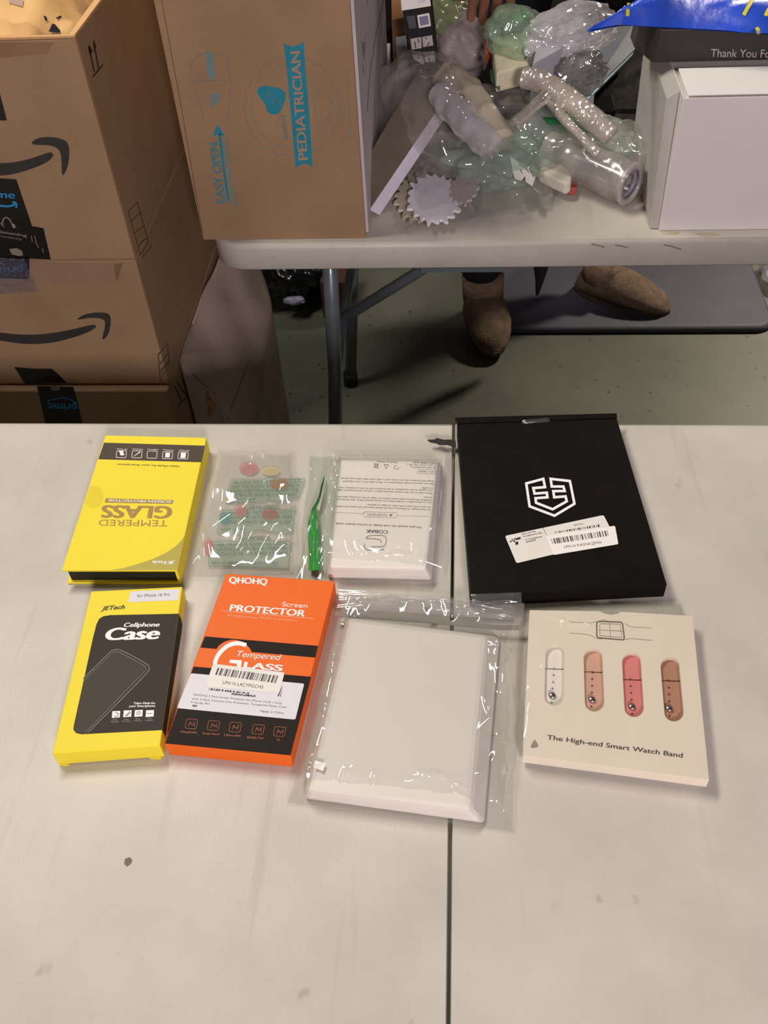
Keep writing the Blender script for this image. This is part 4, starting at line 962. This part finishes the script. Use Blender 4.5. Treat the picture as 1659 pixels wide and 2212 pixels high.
# rolls and tubes
def roll(name, pxs, r, m, label, seed, group=None, seg=20, n=34, disp=.004, bub=0):
    pts = densify([P(*p) for p in pxs], n); cc = sum(pts, Vector())/len(pts)
    o = tube(name, pts, r, m, None, seg, loc=tuple(cc), disp=disp, seed=seed, bub=bub); tag(o, label, 'roll', group); return o
roll('wrapped_roll', [(950, 205, .865), (1000, 257, .855), (1060, 322, .835)], .020, lilacf, 'shiny lilac-clear wrapped roll slanting down from the tilted white box', 1, disp=.005)
roll('tissue_pack', [(965, 165, .835), (1010, 205, .83), (1045, 250, .82), (1072, 310, .80)], .024, mat('cream_wrap', 'c3b6a2', .35, .08, 30, .5, 60, coat=.4), 'crumpled cream paper-wrapped packet inside the heap beside the lilac roll', 2, disp=.007)
roll('bubble_wrap_roll', [(1130, 168, .870), (1180, 180, .868), (1250, 232, .850), (1322, 292, .825)], .0145, bubf, 'long bent roll of bubble wrap crossing the middle of the heap', 3, n=60, disp=.003, bub=.002)
roll('clear_tube', [(1180, 205, .865), (1150, 235, .86), (1112, 268, .85)], .0085, film('tube_film', veil=.22, veilc='d8c8bc', gloss=.35, rough=.08), 'short glossy clear tube tilted in the centre of the heap', 4, disp=.002)
roll('bubble_wrap_fold', [(1165, 190, .850), (1205, 240, .845), (1250, 290, .835), (1292, 332, .82)], .0065, bubf, 'thin bubble wrap fold running below the long bent bubble wrap roll', 8, n=40, disp=.002, bub=.001)
_tp = [o for o in COL.objects if o.name == 'tissue_pack'][0]; _sf = Surf(_tp.data, Vector(_tp.location))
poly('small_label', _sf, [(978, 200), (998, 194), (1014, 214), (994, 222)], label_w, _tp, 3)
strokes('label_marks', _sf, [[(986, 203), (991, 211)], [(995, 205), (1003, 206), (1006, 213), (998, 214), (995, 205)]], 2, grey_ink, _tp, 5)
# large clear tube with an open end
e0, e1_ = P(1190, 330, .775), P(1362, 398, .773)
ax = (e1_-e0).normalized()
t = thing('film_roll', tuple((e0+e1_)/2-Vector((0, 0, .033))), 'thick clear wrapped roll with open round end facing the right front', 'roll')
tube('outer_wrap', densify([e0, e0.lerp(e1_, .5)+Vector((0, 0, .003)), e1_], 30), .031, film('roll_film', veil=.40, veilc='bcb5aa', gloss=.05, rough=.16, bump=.4, bscale=40), t, 28, False, disp=.004, seed=9)
tube('inner_sleeve', densify([e0+ax*.05, e1_+ax*.002], 10), .022, film('sleeve_film', veil=.5, veilc='9b94a0', gloss=.08, rough=.15), t, 28, False)
def ringmesh(name, cen, ax, r0, r1, w, m, parent):
    a = ax.orthogonal().normalized(); b = ax.cross(a); vs = []; fs = []; n = 36
    for k, (r, d) in enumerate(((r0, -w), (r1, -w), (r1, w), (r0, w))):
        for i in range(n): th = 2*math.pi*i/n; vs.append(cen+ax*d+(a*math.cos(th)+b*math.sin(th))*r)
    for k in range(4):
        l = (k+1) % 4
        for i in range(n): j = (i+1) % n; fs.append((k*n+i, k*n+j, l*n+j, l*n+i))
    return mesh(name, vs, fs, m, parent, smooth=True)
ringmesh('end_rim', e1_, ax, .021, .031, .003, film('rim_film', veil=.6, veilc='c0b6b2', gloss=.08, rough=.15), t)
ringmesh('core_rim', e1_-ax*.004, ax, .013, .021, .002, mat('core_grey', '8b8490', .3, .05), t)
# misc clear bags over the heap
hb('poly_bag', (.165, 1.42, .775), (.10, .055, .04), mintf, 'mint-tinted clear bag behind the thick roll with a dark green stripe', 12, .22, 2.4, -.3, .3)
o = poly('green_stripe', hz(.812), [(1175, 254), (1200, 256), (1229, 255), (1232, 264), (1205, 268), (1190, 269)], mat('dark_green_strip', '176b38', .4, .1), None); bm_ = o
bpy.data.objects.remove(bm_)
gq = quadz([(1173, 253), (1229, 254), (1236, 263), (1188, 269)], .816)
o = frustum('green_strip', gq, [v-Vector((0, 0, .0012)) for v in gq], mat('dark_green_strip', '176b38', .4, .1), None, 0, loc=tuple(gq[0])); tag(o, 'dark green strip lying on the mint-tinted bag in the middle of the heap', 'strip')
gq = quadz([(930, 330), (948, 312), (1000, 318), (985, 330), (950, 342)], .775)
o = frustum('green_strip', gq, [v-Vector((0, 0, .0012)) for v in gq], MC['dark_green_strip'], None, 0, loc=tuple(gq[0])); tag(o, 'dark green plastic strip behind the large white toothed disc', 'strip')
hb('poly_bag', (.28-.02, 1.37, .772), (.055, .075, .034), heapf, 'small clear bag between the thick roll and the white box', 13, .22, 2.6, .2, .35)
hb('poly_bag', (.065, 1.36, .772), (.075, .06, .034), mintf, 'mint-green clear bag below the shiny lilac roll', 14, .25, 2.6, .1, .35)
hb('poly_bag', (.095, 1.47, .785), (.085, .08, .045), heapf, 'clear crinkled bag at the core of the heap holding a red piece', 15, .22, 2.3, .1, .4)
hb('red_piece', P(1040, 215, .815), (.016, .026, .010), mat('dull_red', '9c4a48', .5, .1), 'dull red rounded piece inside the core of the heap', 16, .2, 2, .5, 0, 'object', nu=24, nv=16)
gq = quadz([(1058, 150), (1082, 150), (1080, 195), (1060, 175)], .845)
o = frustum('green_label', gq, [v-Vector((0, 0, .0015)) for v in gq], mat('deep_green_label', '2f5a4c', .25, .15), None, 0, loc=tuple(gq[0])); tag(o, 'deep green tag hanging below the cream packet in the heap', 'tag')
# cream packet in green-tinted bag
q = quadz([(1062, 80), (1190, 55), (1215, 122), (1072, 158)], .865)
t = thing('cream_packet', tuple(sum(q, Vector())/4-Vector((0, 0, .125))), 'cream packet in a green-tinted bag near the top centre of the heap', 'packet')
frustum('packet', q, [Vector((v.x*1.0, v.y, .835)) for v in q], mat('cream_card', 'd6cdb0', .5, .06, gain=1.1), t, .004)
blob('green_sleeve', tuple(P(1112, 68, .885)), (.046, .064, .034), greenf, t, 23, .16, 2.0, 110, 60, ZT+.03, .2, sharp=.30)
box('packet_support', (.065, 1.50, ZT), (.15, 1.62, .834), black_c, t, .002)
polys('green_print', hz(.905), [[(1115, 30), (1135, 18), (1140, 35), (1125, 50), (1110, 45)]], gm, t, 1)
# silver wrapped block
q = quadz([(1165, 70), (1290, 20), (1302, 55), (1150, 138)], .89)
t = thing('wrapped_block', tuple(sum(q, Vector())/4-Vector((0, 0, .15))), 'grey-white block in shiny clear wrap right of the cream packet', 'packet')
frustum('block', q, [Vector((v.x, v.y, .76)) for v in q], mat('block_grey', 'a8a6ae', .5, .06), t, .004)
blob('clear_wrap', tuple(P(1232, 72, .885)), (.090, .050, .038), lilacf, t, 24, .16, 2.6, 130, 70, ZT+.02, .75, sharp=.30)
box('block_base', (.175, 1.55, ZT), (.26, 1.66, .76), black_c, t, .002)
# dark blister crumple
hb('poly_bag', tuple(P(1222, 152, .845)), (.062, .055, .034), film('smoky_film', tint='b4b4b8', veil=.30, veilc='a09d9e', gloss=.12, rough=.10), 'smoky grey crumpled bag right of the bubble wrap roll', 17, .18, 2.6, .5, .42, nu=120, nv=70)
# upper left group
t = thing('picture_box', tuple(P(905, 120, .80)-Vector((0, 0, .06))), 'upright black box with grey picture panels and a white top label behind the heap', 'box')
pp = Pl((0, 1.50, .74), (0, -1, .35))
F = [pp(*p) for p in ((868, 22), (931, 14), (946, 136), (884, 128))]
F[2] = pp(948, 150); F[3] = pp(888, 150)
E2 = [pp(*p) for p in ((860, -70), (922, -76))]
front = [E2[0], E2[1], F[2], F[3]]; dback = Vector((0, .055, -.01))
frustum('carton', front, [v+dback for v in front], black_c, t, .001)
poly('white_label', pp, [(864, -20), (926, -24), (931, 13), (868, 23)], white_b, t, 3)
poly('grey_print', pp, [(901, -10), (919, -12), (919, 6), (903, 7)], label_g, t, 4)
poly('code_frame', pp, [(901, 33), (927, 28), (931, 56), (905, 61)], label_w, t, 3)
poly('code_area', pp, [(905, 37), (924, 33), (927, 52), (908, 56)], mat('violet_grey', '7d7c94', .6, .1), t, 4)
polys('picture_panel', pp, [[(886, 84), (910, 80), (911, 104), (890, 107)], [(912, 80), (933, 76), (936, 98), (914, 102)], [(891, 119), (912, 115), (916, 133), (914, 140), (893, 127)], [(914, 114), (938, 110), (940, 133), (918, 134)]], mat('panel_grey', 'aca2a0', .6, .06, gain=1.1), t, 3)
strokes('picture_marks', pp, [[(903, 84), (905, 92)], [(918, 82), (922, 84)], [(896, 90), (898, 104)], [(928, 92), (922, 100)], [(903, 122), (904, 127)], [(914, 116), (918, 134)], [(926, 124), (929, 133)]], 2.2, dark_ink, t, 4)
poly('text_patch', pp, [(878, 36), (896, 33), (900, 60), (884, 62)], mat('dim_grey', '4b4244', .6, .1), t, 3)
q = quadz([(853, 68), (876, 70), (884, 122), (858, 118)], .80)
o = frustum('small_white_carton', q, [Vector((v.x, v.y+.01, ZT)) for v in q], mat('lavender_white', 'b4b0bc', .5, .04, gain=1.1), None, .001, loc=tuple(Vector((q[0].x, q[0].y, ZT)))); tag(o, 'small lavender-white carton left of the upright black picture box', 'box')
q = quadz([(845, -40), (867, -42), (872, 38), (846, 42)], .83)
o = frustum('tan_carton', q, [Vector((v.x, v.y+.004, ZT)) for v in q], mat('tan_orange_card', '9c6e46', .6, .08, gain=1.2), None, .001, loc=tuple(Vector((q[0].x, q[0].y, ZT)))); tag(o, 'tan orange carton behind the small lavender-white carton', 'box')
q = quadz([(829, -40), (843, -40), (846, 62), (831, 64)], .80)
o = frustum('black_carton', q, [Vector((v.x, v.y+.004, ZT)) for v in q], black_c, None, .001, loc=tuple(Vector((q[0].x, q[0].y, ZT)))); tag(o, 'narrow black carton wedged beside the tall brown carton at the back', 'box')
q = quadz([(831, 65), (846, 68), (838, 150), (828, 140)], .775)
o = frustum('grey_carton', q, [Vector((v.x, v.y+.004, ZT)) for v in q], white_c, None, .001, loc=tuple(Vector((q[0].x, q[0].y, ZT)))); tag(o, 'small pale grey carton touching the side of the tall brown carton', 'box')
hb('green_pouch', tuple(P(958, 28, .85)), (.054, .09, .070), mat('olive_green_film', '8a9468', .3, .25, 20, .5, 40, coat=.4), 'crumpled olive green pouch beside the upright black picture box', 18, .25, 2.2, 0, .35)
hb('white_pouch', tuple(P(1000, 100, .82)), (.05, .06, .05), mat('pinkish_poly', 'a79c98', .35, .12, 20, .5, 50, coat=.4), 'dull white plastic pouch below the olive green pouch', 19, .18, 1.8, .2, .3)
q = quadz([(1046, 84), (1058, 80), (1062, 100), (1048, 125)], .86)
o = frustum('orange_packet', q, [Vector((v.x, v.y, .845)) for v in q], mat('orange_pink', 'c2654a', .4, .1), None, .001, loc=tuple(q[0])); tag(o, 'thin orange-red packet edge between the white pouch and the cream packet', 'packet')
# black liner under the heap
o = bag('black_liner', [(-.115, 1.91), (.46, 1.92), (.42, 1.50), (-.06, 1.53)], ZT, .018, mat('liner_black', '120f0e', .45, .3, 12, .5, 60), None, res=50, seed=71, wr=.006, edge=.2, ncr=20, jag=.02, loc=(.15, 1.7, ZT)); tag(o, 'flat black bag spread under the back of the heap', 'plastic bag')
# grey-blue tablet box with light blue edge
t = thing('blue_edged_box', tuple(P(1330, 150, ZT)), 'grey box with a light blue edge line, tilted between the heap and the black box', 'box')
a0, a1, a2, a3 = P(1264, 212, .80), P(1372, 106, .80), P(1390, 20, .815), P(1215, 130, .815)
up_ = [a0, a1, a2, a3]; n_ = (a1-a0).cross(a2-a1).normalized(); n_ = n_ if n_.dot(a0-CAM) > 0 else -n_
frustum('lid', up_, [v+n_*.006 for v in up_], mat('slate_card', '6c7078', .4, .05), t, .0006)
up_ = [up_[0]-(a3-a0)*.03, up_[1]-(a2-a1)*.03, a2, a3]
frustum('edge_band', [v+n_*.0062 for v in up_], [v+n_*.011 for v in up_], mat('pale_blue', 'a4d6e4', .4, .03, gain=1.2), t)
up_ = [a0, a1, a2, a3]
frustum('base', [v+n_*.0112 for v in up_], [v+n_*.022 for v in up_], black_c, t, .0006)
# torn white label, white clip, red piece
lp = [P(*p, .785) for p in ((1102, 338), (1122, 352), (1140, 362), (1152, 384), (1157, 380), (1150, 402), (1136, 392), (1134, 380), (1126, 390), (1112, 385), (1108, 372))]
t = thing('torn_label', tuple(lp[6]-Vector((0, 0, .02))), 'torn white paper label with dark figure inside the flattened clear bag', 'label')
frustum('paper', lp, [v-Vector((0, 0, .0006)) for v in lp], white_b, t)
strokes('label_figures', hz(.7855), [[(1124, 366), (1128, 374)], [(1120, 354), (1135, 362), (1142, 372)]], 1.6, grey_ink, t, 2)
cl_ = [P(*p, .768) for p in ((1172, 340), (1188, 343), (1200, 352), (1212, 353), (1232, 368), (1236, 378), (1233, 393), (1222, 396), (1195, 384), (1180, 376), (1165, 368), (1164, 358))]
o = frustum('white_clip', cl_, [v-Vector((0, 0, .018)) for v in cl_], mat('clip_white', 'd3cdbd', .4, .02, gain=1.1), None, .003, loc=tuple(cl_[5]-Vector((0, 0, .028)))); tag(o, 'smooth white rounded plastic piece in front of the thick roll', 'object')
q = quadz([(1236, 380), (1248, 390), (1246, 405), (1230, 406), (1228, 396)], .752)
o = frustum('red_plug', q, [Vector((v.x, v.y, ZT)) for v in q], mat('brick_red', 'b0544c', .5, .05), None, .001, loc=tuple(Vector((q[0].x, q[0].y, ZT)))); tag(o, 'small red plug at the right end of the white rounded piece', 'object')

# ------------------------------------------------------------------ floor items beyond the back table
mat_m = mat('rubber_mat', '4d4c58', .6, .08, 12, .2, 120)
t = rslab('anti_fatigue_mat', .030, .80, 1.985, 2.62, 0.0005, .019, (.05, .05, .05, .05), mat_m, None, rt=.014)
tag(t, 'dark grey cushioned floor mat under the person behind the back table', 'mat')
o = hb('trash_bag', (-.43, 2.18, .10), (.11, .12, .11), mat('bin_liner', '0c0c0d', .25, .3, 20, .6, 40, coat=.4), 'black rubbish bag on the floor beyond the table leg', 31, .25, 2.6, 0, .4, zmin=.0005)
q = [Vector((-.40, 2.08, .09)), Vector((-.35, 2.08, .075)), Vector((-.355, 2.075, .055)), Vector((-.41, 2.07, .07))]
o = blob('crumpled_label', (-.415, 2.055, .060), (.028, .012, .012), mat('dim_lilac', '8d88a0', .5, .1), None, 5, .3, 3, 24, 16, loc=(-.415, 2.055, .048)); tag(o, 'pale crumpled paper scrap on the front of the black rubbish bag', 'scrap')
o = box('dark_carton', (-.345, 2.06, 0), (-.27, 2.20, .11), mat('dark_red_card', '4a2a20', .7, .1), None, .002, loc=(-.31, 2.13, 0)); tag(o, 'small dark reddish carton on the floor between the rubbish bag and the table leg', 'box')
hb('clear_scrap', (.86, 2.22, .03), (.05, .07, .03), lilacf, 'clear plastic scrap on the floor right of the mat', 33, .25, 2.6, 0, .4, zmin=.0005, nu=40, nv=24)

# ------------------------------------------------------------------ person behind the back table
skin_m = mat('skin', '9a6a50', .5, .06, 30, .1, 200, gain=1.2)
cloth_m = mat('black_cloth', '121115', .85, .2, 40, .4, 200)
fur_m = mat('tan_suede', '6e5b4a', .95, .25, 60, .9, 220)
def skinmesh(name, V, E, R, m, parent, sub=2, label=None):
    off = wloc(parent); me = bpy.data.meshes.new(name); me.from_pydata([tuple(Vector(v)-off) for v in V], E, []); o = bpy.data.objects.new(name, me); COL.objects.link(o)
    s = o.modifiers.new('s', 'SKIN'); s.use_smooth_shade = True
    for i, r in enumerate(R):
        sv = me.skin_vertices[0].data[i]; rr = r if isinstance(r, tuple) else (r, r); sv.radius = rr
        sv.use_root = (i == 0)
    d = o.modifiers.new('d', 'SUBSURF'); d.levels = sub; d.render_levels = sub
    dg = bpy.context.evaluated_depsgraph_get(); me2 = bpy.data.meshes.new_from_object(o.evaluated_get(dg))
    me2.materials.clear(); me2.materials.append(m)
    for p in me2.polygons: p.use_smooth = True
    bpy.data.objects.remove(o); o = bpy.data.objects.new(name, me2); COL.objects.link(o); o.parent = parent
    if label: o['label'] = label
    return o
t = thing('person', (.20, 2.16, 0), 'person in black trousers and tan fluffy slippers behind the back table', 'person')
# ankles
la, ra = Vector((.062, 2.055, .10)), Vector((.375, 2.15, .12))
V = [(.22, 2.24, .95), (.215, 2.24, 1.08), (.205, 2.22, 1.25), (.20, 2.20, 1.40), (.20, 2.17, 1.49), (.20, 2.15, 1.57), (.20, 2.13, 1.66),
     (.13, 2.24, .90), (.10, 2.17, .50), tuple(la), (.31, 2.25, .90), (.35, 2.22, .50), tuple(ra),
     (.045, 2.185, 1.375), (-.037, 2.03, 1.19), (.012, 1.86, 1.02), (.355, 2.205, 1.375), (.45, 2.235, 1.14), (.44, 2.12, .93)]
E = [(0, 1), (1, 2), (2, 3), (3, 4), (4, 5), (5, 6), (0, 7), (7, 8), (8, 9), (0, 10), (10, 11), (11, 12), (3, 13), (13, 14), (14, 15), (3, 16), (16, 17), (17, 18)]
R = [(.10, .08), (.09, .07), (.10, .08), (.06, .05), .048, (.07, .085), (.065, .075), .085, .058, .036, .085, .058, .036, .036, .034, .028, .036, .034, .028]
skinmesh('body', V, E, R, skin_m, t)
V = [(.22, 2.24, .98), (.13, 2.24, .88), (.10, 2.15, .50), (la.x-.004, la.y-.01, .105), (.31, 2.25, .88), (.35, 2.22, .50), (ra.x-.01, ra.y, .15)]
skinmesh('trousers', V, [(0, 1), (1, 2), (2, 3), (0, 4), (4, 5), (5, 6)], [(.165, .125), .105, .078, .056, .105, .078, .052], cloth_m, t, label='black trousers')
def loft(name, rings, m, parent, label=None, n=28):
    vs = []; fs = []
    for z, cx, cy, rx, ry in rings:
        for j in range(n): a = 2*math.pi*j/n; vs.append((cx+rx*math.cos(a), cy+ry*math.sin(a), z+.004*noise.noise(Vector((a*2, z*14, 3)))))
    for i in range(len(rings)-1):
        for j in range(n): k = (j+1) % n; fs.append((i*n+j, i*n+k, (i+1)*n+k, (i+1)*n+j))
    fs.append(tuple(range(n-1, -1, -1))); fs.append(tuple(range((len(rings)-1)*n, len(rings)*n)))
    return mesh(name, vs, fs, m, parent, smooth=True, label=label)
jk = loft('jacket', [(.86, .22, 2.245, .175, .125), (.95, .22, 2.245, .180, .130), (1.05, .217, 2.24, .168, .122), (1.15, .212, 2.235, .170, .122), (1.27, .206, 2.225, .185, .130), (1.36, .203, 2.21, .195, .125), (1.42, .20, 2.20, .170, .11), (1.46, .20, 2.185, .075, .07), (1.475, .20, 2.18, .058, .058)], cloth_m, t, 'black long-sleeved jacket')
tube('sleeve', densify([(.07, 2.20, 1.39), (.02, 2.17, 1.37), (-.02, 2.07, 1.24), (-.035, 2.01, 1.17), (.0, 1.90, 1.06), (.008, 1.872, 1.03)], 18), [.072]*4+[.066]*4+[.060]*4+[.052]*3+[.045]*3, cloth_m, jk, 20, disp=.006)
tube('sleeve', densify([(.33, 2.20, 1.39), (.38, 2.21, 1.37), (.43, 2.24, 1.24), (.452, 2.235, 1.14), (.444, 2.15, 1.0), (.442, 2.125, .955)], 18), [.072]*4+[.066]*4+[.060]*4+[.052]*3+[.045]*3, cloth_m, jk, 20, disp=.006)
# head details
blob('hair', (.20, 2.165, 1.70), (.088, .098, .085), mat('dark_hair', '1a1310', .6, .3, 60, .5, 200), t, 3, .06, 5, 30, 20)
for sx in (-1, 1):
    blob('ear', (.20+sx*.074, 2.14, 1.63), (.009, .018, .028), skin_m, t, 1, .05, 3, 14, 10)
    e_ = blob('eye', (.20+sx*.030, 2.062, 1.645), (.013, .010, .008), mat('eye_white', 'd8d4cc', .3, .02), t, 1, 0, 3, 14, 10)
    blob('iris', (.20+sx*.030, 2.054, 1.645), (.005, .004, .005), dark_ink, e_, 1, 0, 3, 12, 8)
blob('nose', (.20, 2.045, 1.615), (.012, .018, .022), skin_m, t, 1, .03, 3, 14, 10)
blob('mouth', (.20, 2.058, 1.575), (.024, .008, .007), mat('lip', '7c4740', .5, .05), t, 1, 0, 3, 14, 10)
# hands: palm plus five fingers, continuous skins
def hand(wrist, fwd, side, palmn, m, parent, curl=.5, s=1.0, thumb=1):
    w = Vector(wrist); f = Vector(fwd).normalized(); s_ = Vector(side).normalized(); n = Vector(palmn).normalized()
    V = [w, w+f*.035*s, w+f*.08*s]; E = [(0, 1), (1, 2)]; R = [(.026*s, .017*s), (.034*s, .016*s), (.036*s, .014*s)]
    skinmesh('palm', V, E, R, m, parent)
    for i, (o_, ln) in enumerate(((-.030, .068), (-.010, .078), (.011, .074), (.031, .058))):
        b = w+f*.070*s+s_*o_*s; k1 = b+f*ln*.42*s+n*.006*s; c1 = (f*math.cos(curl)+n*math.sin(curl)); k2 = k1+c1*ln*.34*s; c2 = (f*math.cos(curl*2)+n*math.sin(curl*2)); k3 = k2+c2*ln*.28*s
        skinmesh('finger', [b, k1, k2, k3], [(0, 1), (1, 2), (2, 3)], [.0092*s, .0088*s, .0080*s, .0068*s], m, parent)
    b = w+f*.022*s-s_*.026*s*thumb; k1 = b-s_*.026*s*thumb+f*.026*s+n*.008*s; k2 = k1+f*.030*s+n*.012*s-s_*.004*thumb*s
    skinmesh('thumb', [b, k1, k2], [(0, 1), (1, 2)], [.0115*s, .0105*s, .008*s], m, parent)
hand(P(1085, -95, .985), P(1052, 20, .875)-P(1085, -95, .985), (1, .1, 0), (0, .1, -1), skin_m, t, .45, 1.0, 1)
hand((.44, 2.10, .92), (0, -.5, -.8), (1, 0, 0), (0, .3, -.6), skin_m, t, .35, 1.0, 1)
skinmesh('forearm', [(.012, 1.86, 1.02), P(1085, -95, .985)], [(0, 1)], [.029, .022], skin_m, t)
# slippers
def slipper(heel, toe, z0, parent):
    heel, toe = Vector(heel), Vector(toe); d = (toe-heel); L = d.length; d.normalize(); s = Vector((-d.y, d.x, 0))
    vs = []; fs = []; nu, nv = 36, 22
    for i in range(nv+1):
        v = i/nv
        for j in range(nu):
            th = 2*math.pi*j/nu; a = math.cos(th); b = math.sin(th)
            l = (v*1.0)
            w = .058*(math.sin(min(1, l*1.02)*math.pi)**.38 if 0 < l < 1 else .02); w *= (.86+.22*l)
            h = (.085 if l < .42 else .085-.035*((l-.42)/.58)) * (math.sin(l*math.pi)**.30 if 0 < l < 1 else .02)
            p = heel+d*(L*l)+s*(a*w)+Vector((0, 0, z0+h*.5+b*h*.5))
            p += Vector((a, 0, b))*.004*noise.noise(p*60)
            p.z = max(p.z, z0); vs.append(p)
    for i in range(nv):
        for j in range(nu): k = (j+1) % nu; fs.append((i*nu+j, i*nu+k, (i+1)*nu+k, (i+1)*nu+j))
    o = mesh('slipper', vs, fs, fur_m, parent, smooth=True, label='tan fluffy slipper')
    ang = heel+d*(L*.27)
    tube('slipper_cuff', [ang+Vector((0, 0, z0+.05)), ang+Vector((0, 0, z0+.11))], [.050, .052], mat('cuff_fur', '836c56', .95, .25, 90, .9, 250, gain=1.15), o, 24, True, disp=.006)
    ns = 24; so = [heel+d*(L*.5)+d*(math.cos(2*math.pi*i/ns)*L*.5)+s*(math.sin(2*math.pi*i/ns)*.050) for i in range(ns)]
    frustum('sole', [v+Vector((0, 0, z0+.010)) for v in so], [v+Vector((0, 0, z0)) for v in so], mat('sole_rubber', '463c34', .8, .1), o)
slipper((.060, 2.115, 0), (.098, 1.865, 0), .0195, t)
slipper((.315, 2.17, 0), (.545, 2.045, 0), .0195, t)
# hanging strap beside the left leg
st = densify([(.190, 1.90, .52), (.192, 1.90, .33), (.196, 1.90, .24), (.192, 1.90, .175)], 16)
o = tube('hanging_strap', st, [.016]*4+[.018]*6+[.015, .012, .009, .007, .005, .003], cloth_m, None, 16, loc=(.19, 1.90, .17)); tag(o, 'black strap end hanging under the back table beside the left slipper', 'strap')

# ------------------------------------------------------------------ groups of repeats
for o in list(COL.objects):
    if o.parent is None:
        b = o.name.split('.')[0]
        g = {'poly_bag': 'clear bags in the heap', 'spiky_disc': 'toothed plastic discs', 'green_strip': 'green strips in the heap', 'folding_table': 'folding tables'}.get(b)
        if b in ('carton', 'open_carton'): g = 'brown cartons of the left stack'
        if g: o['group'] = g
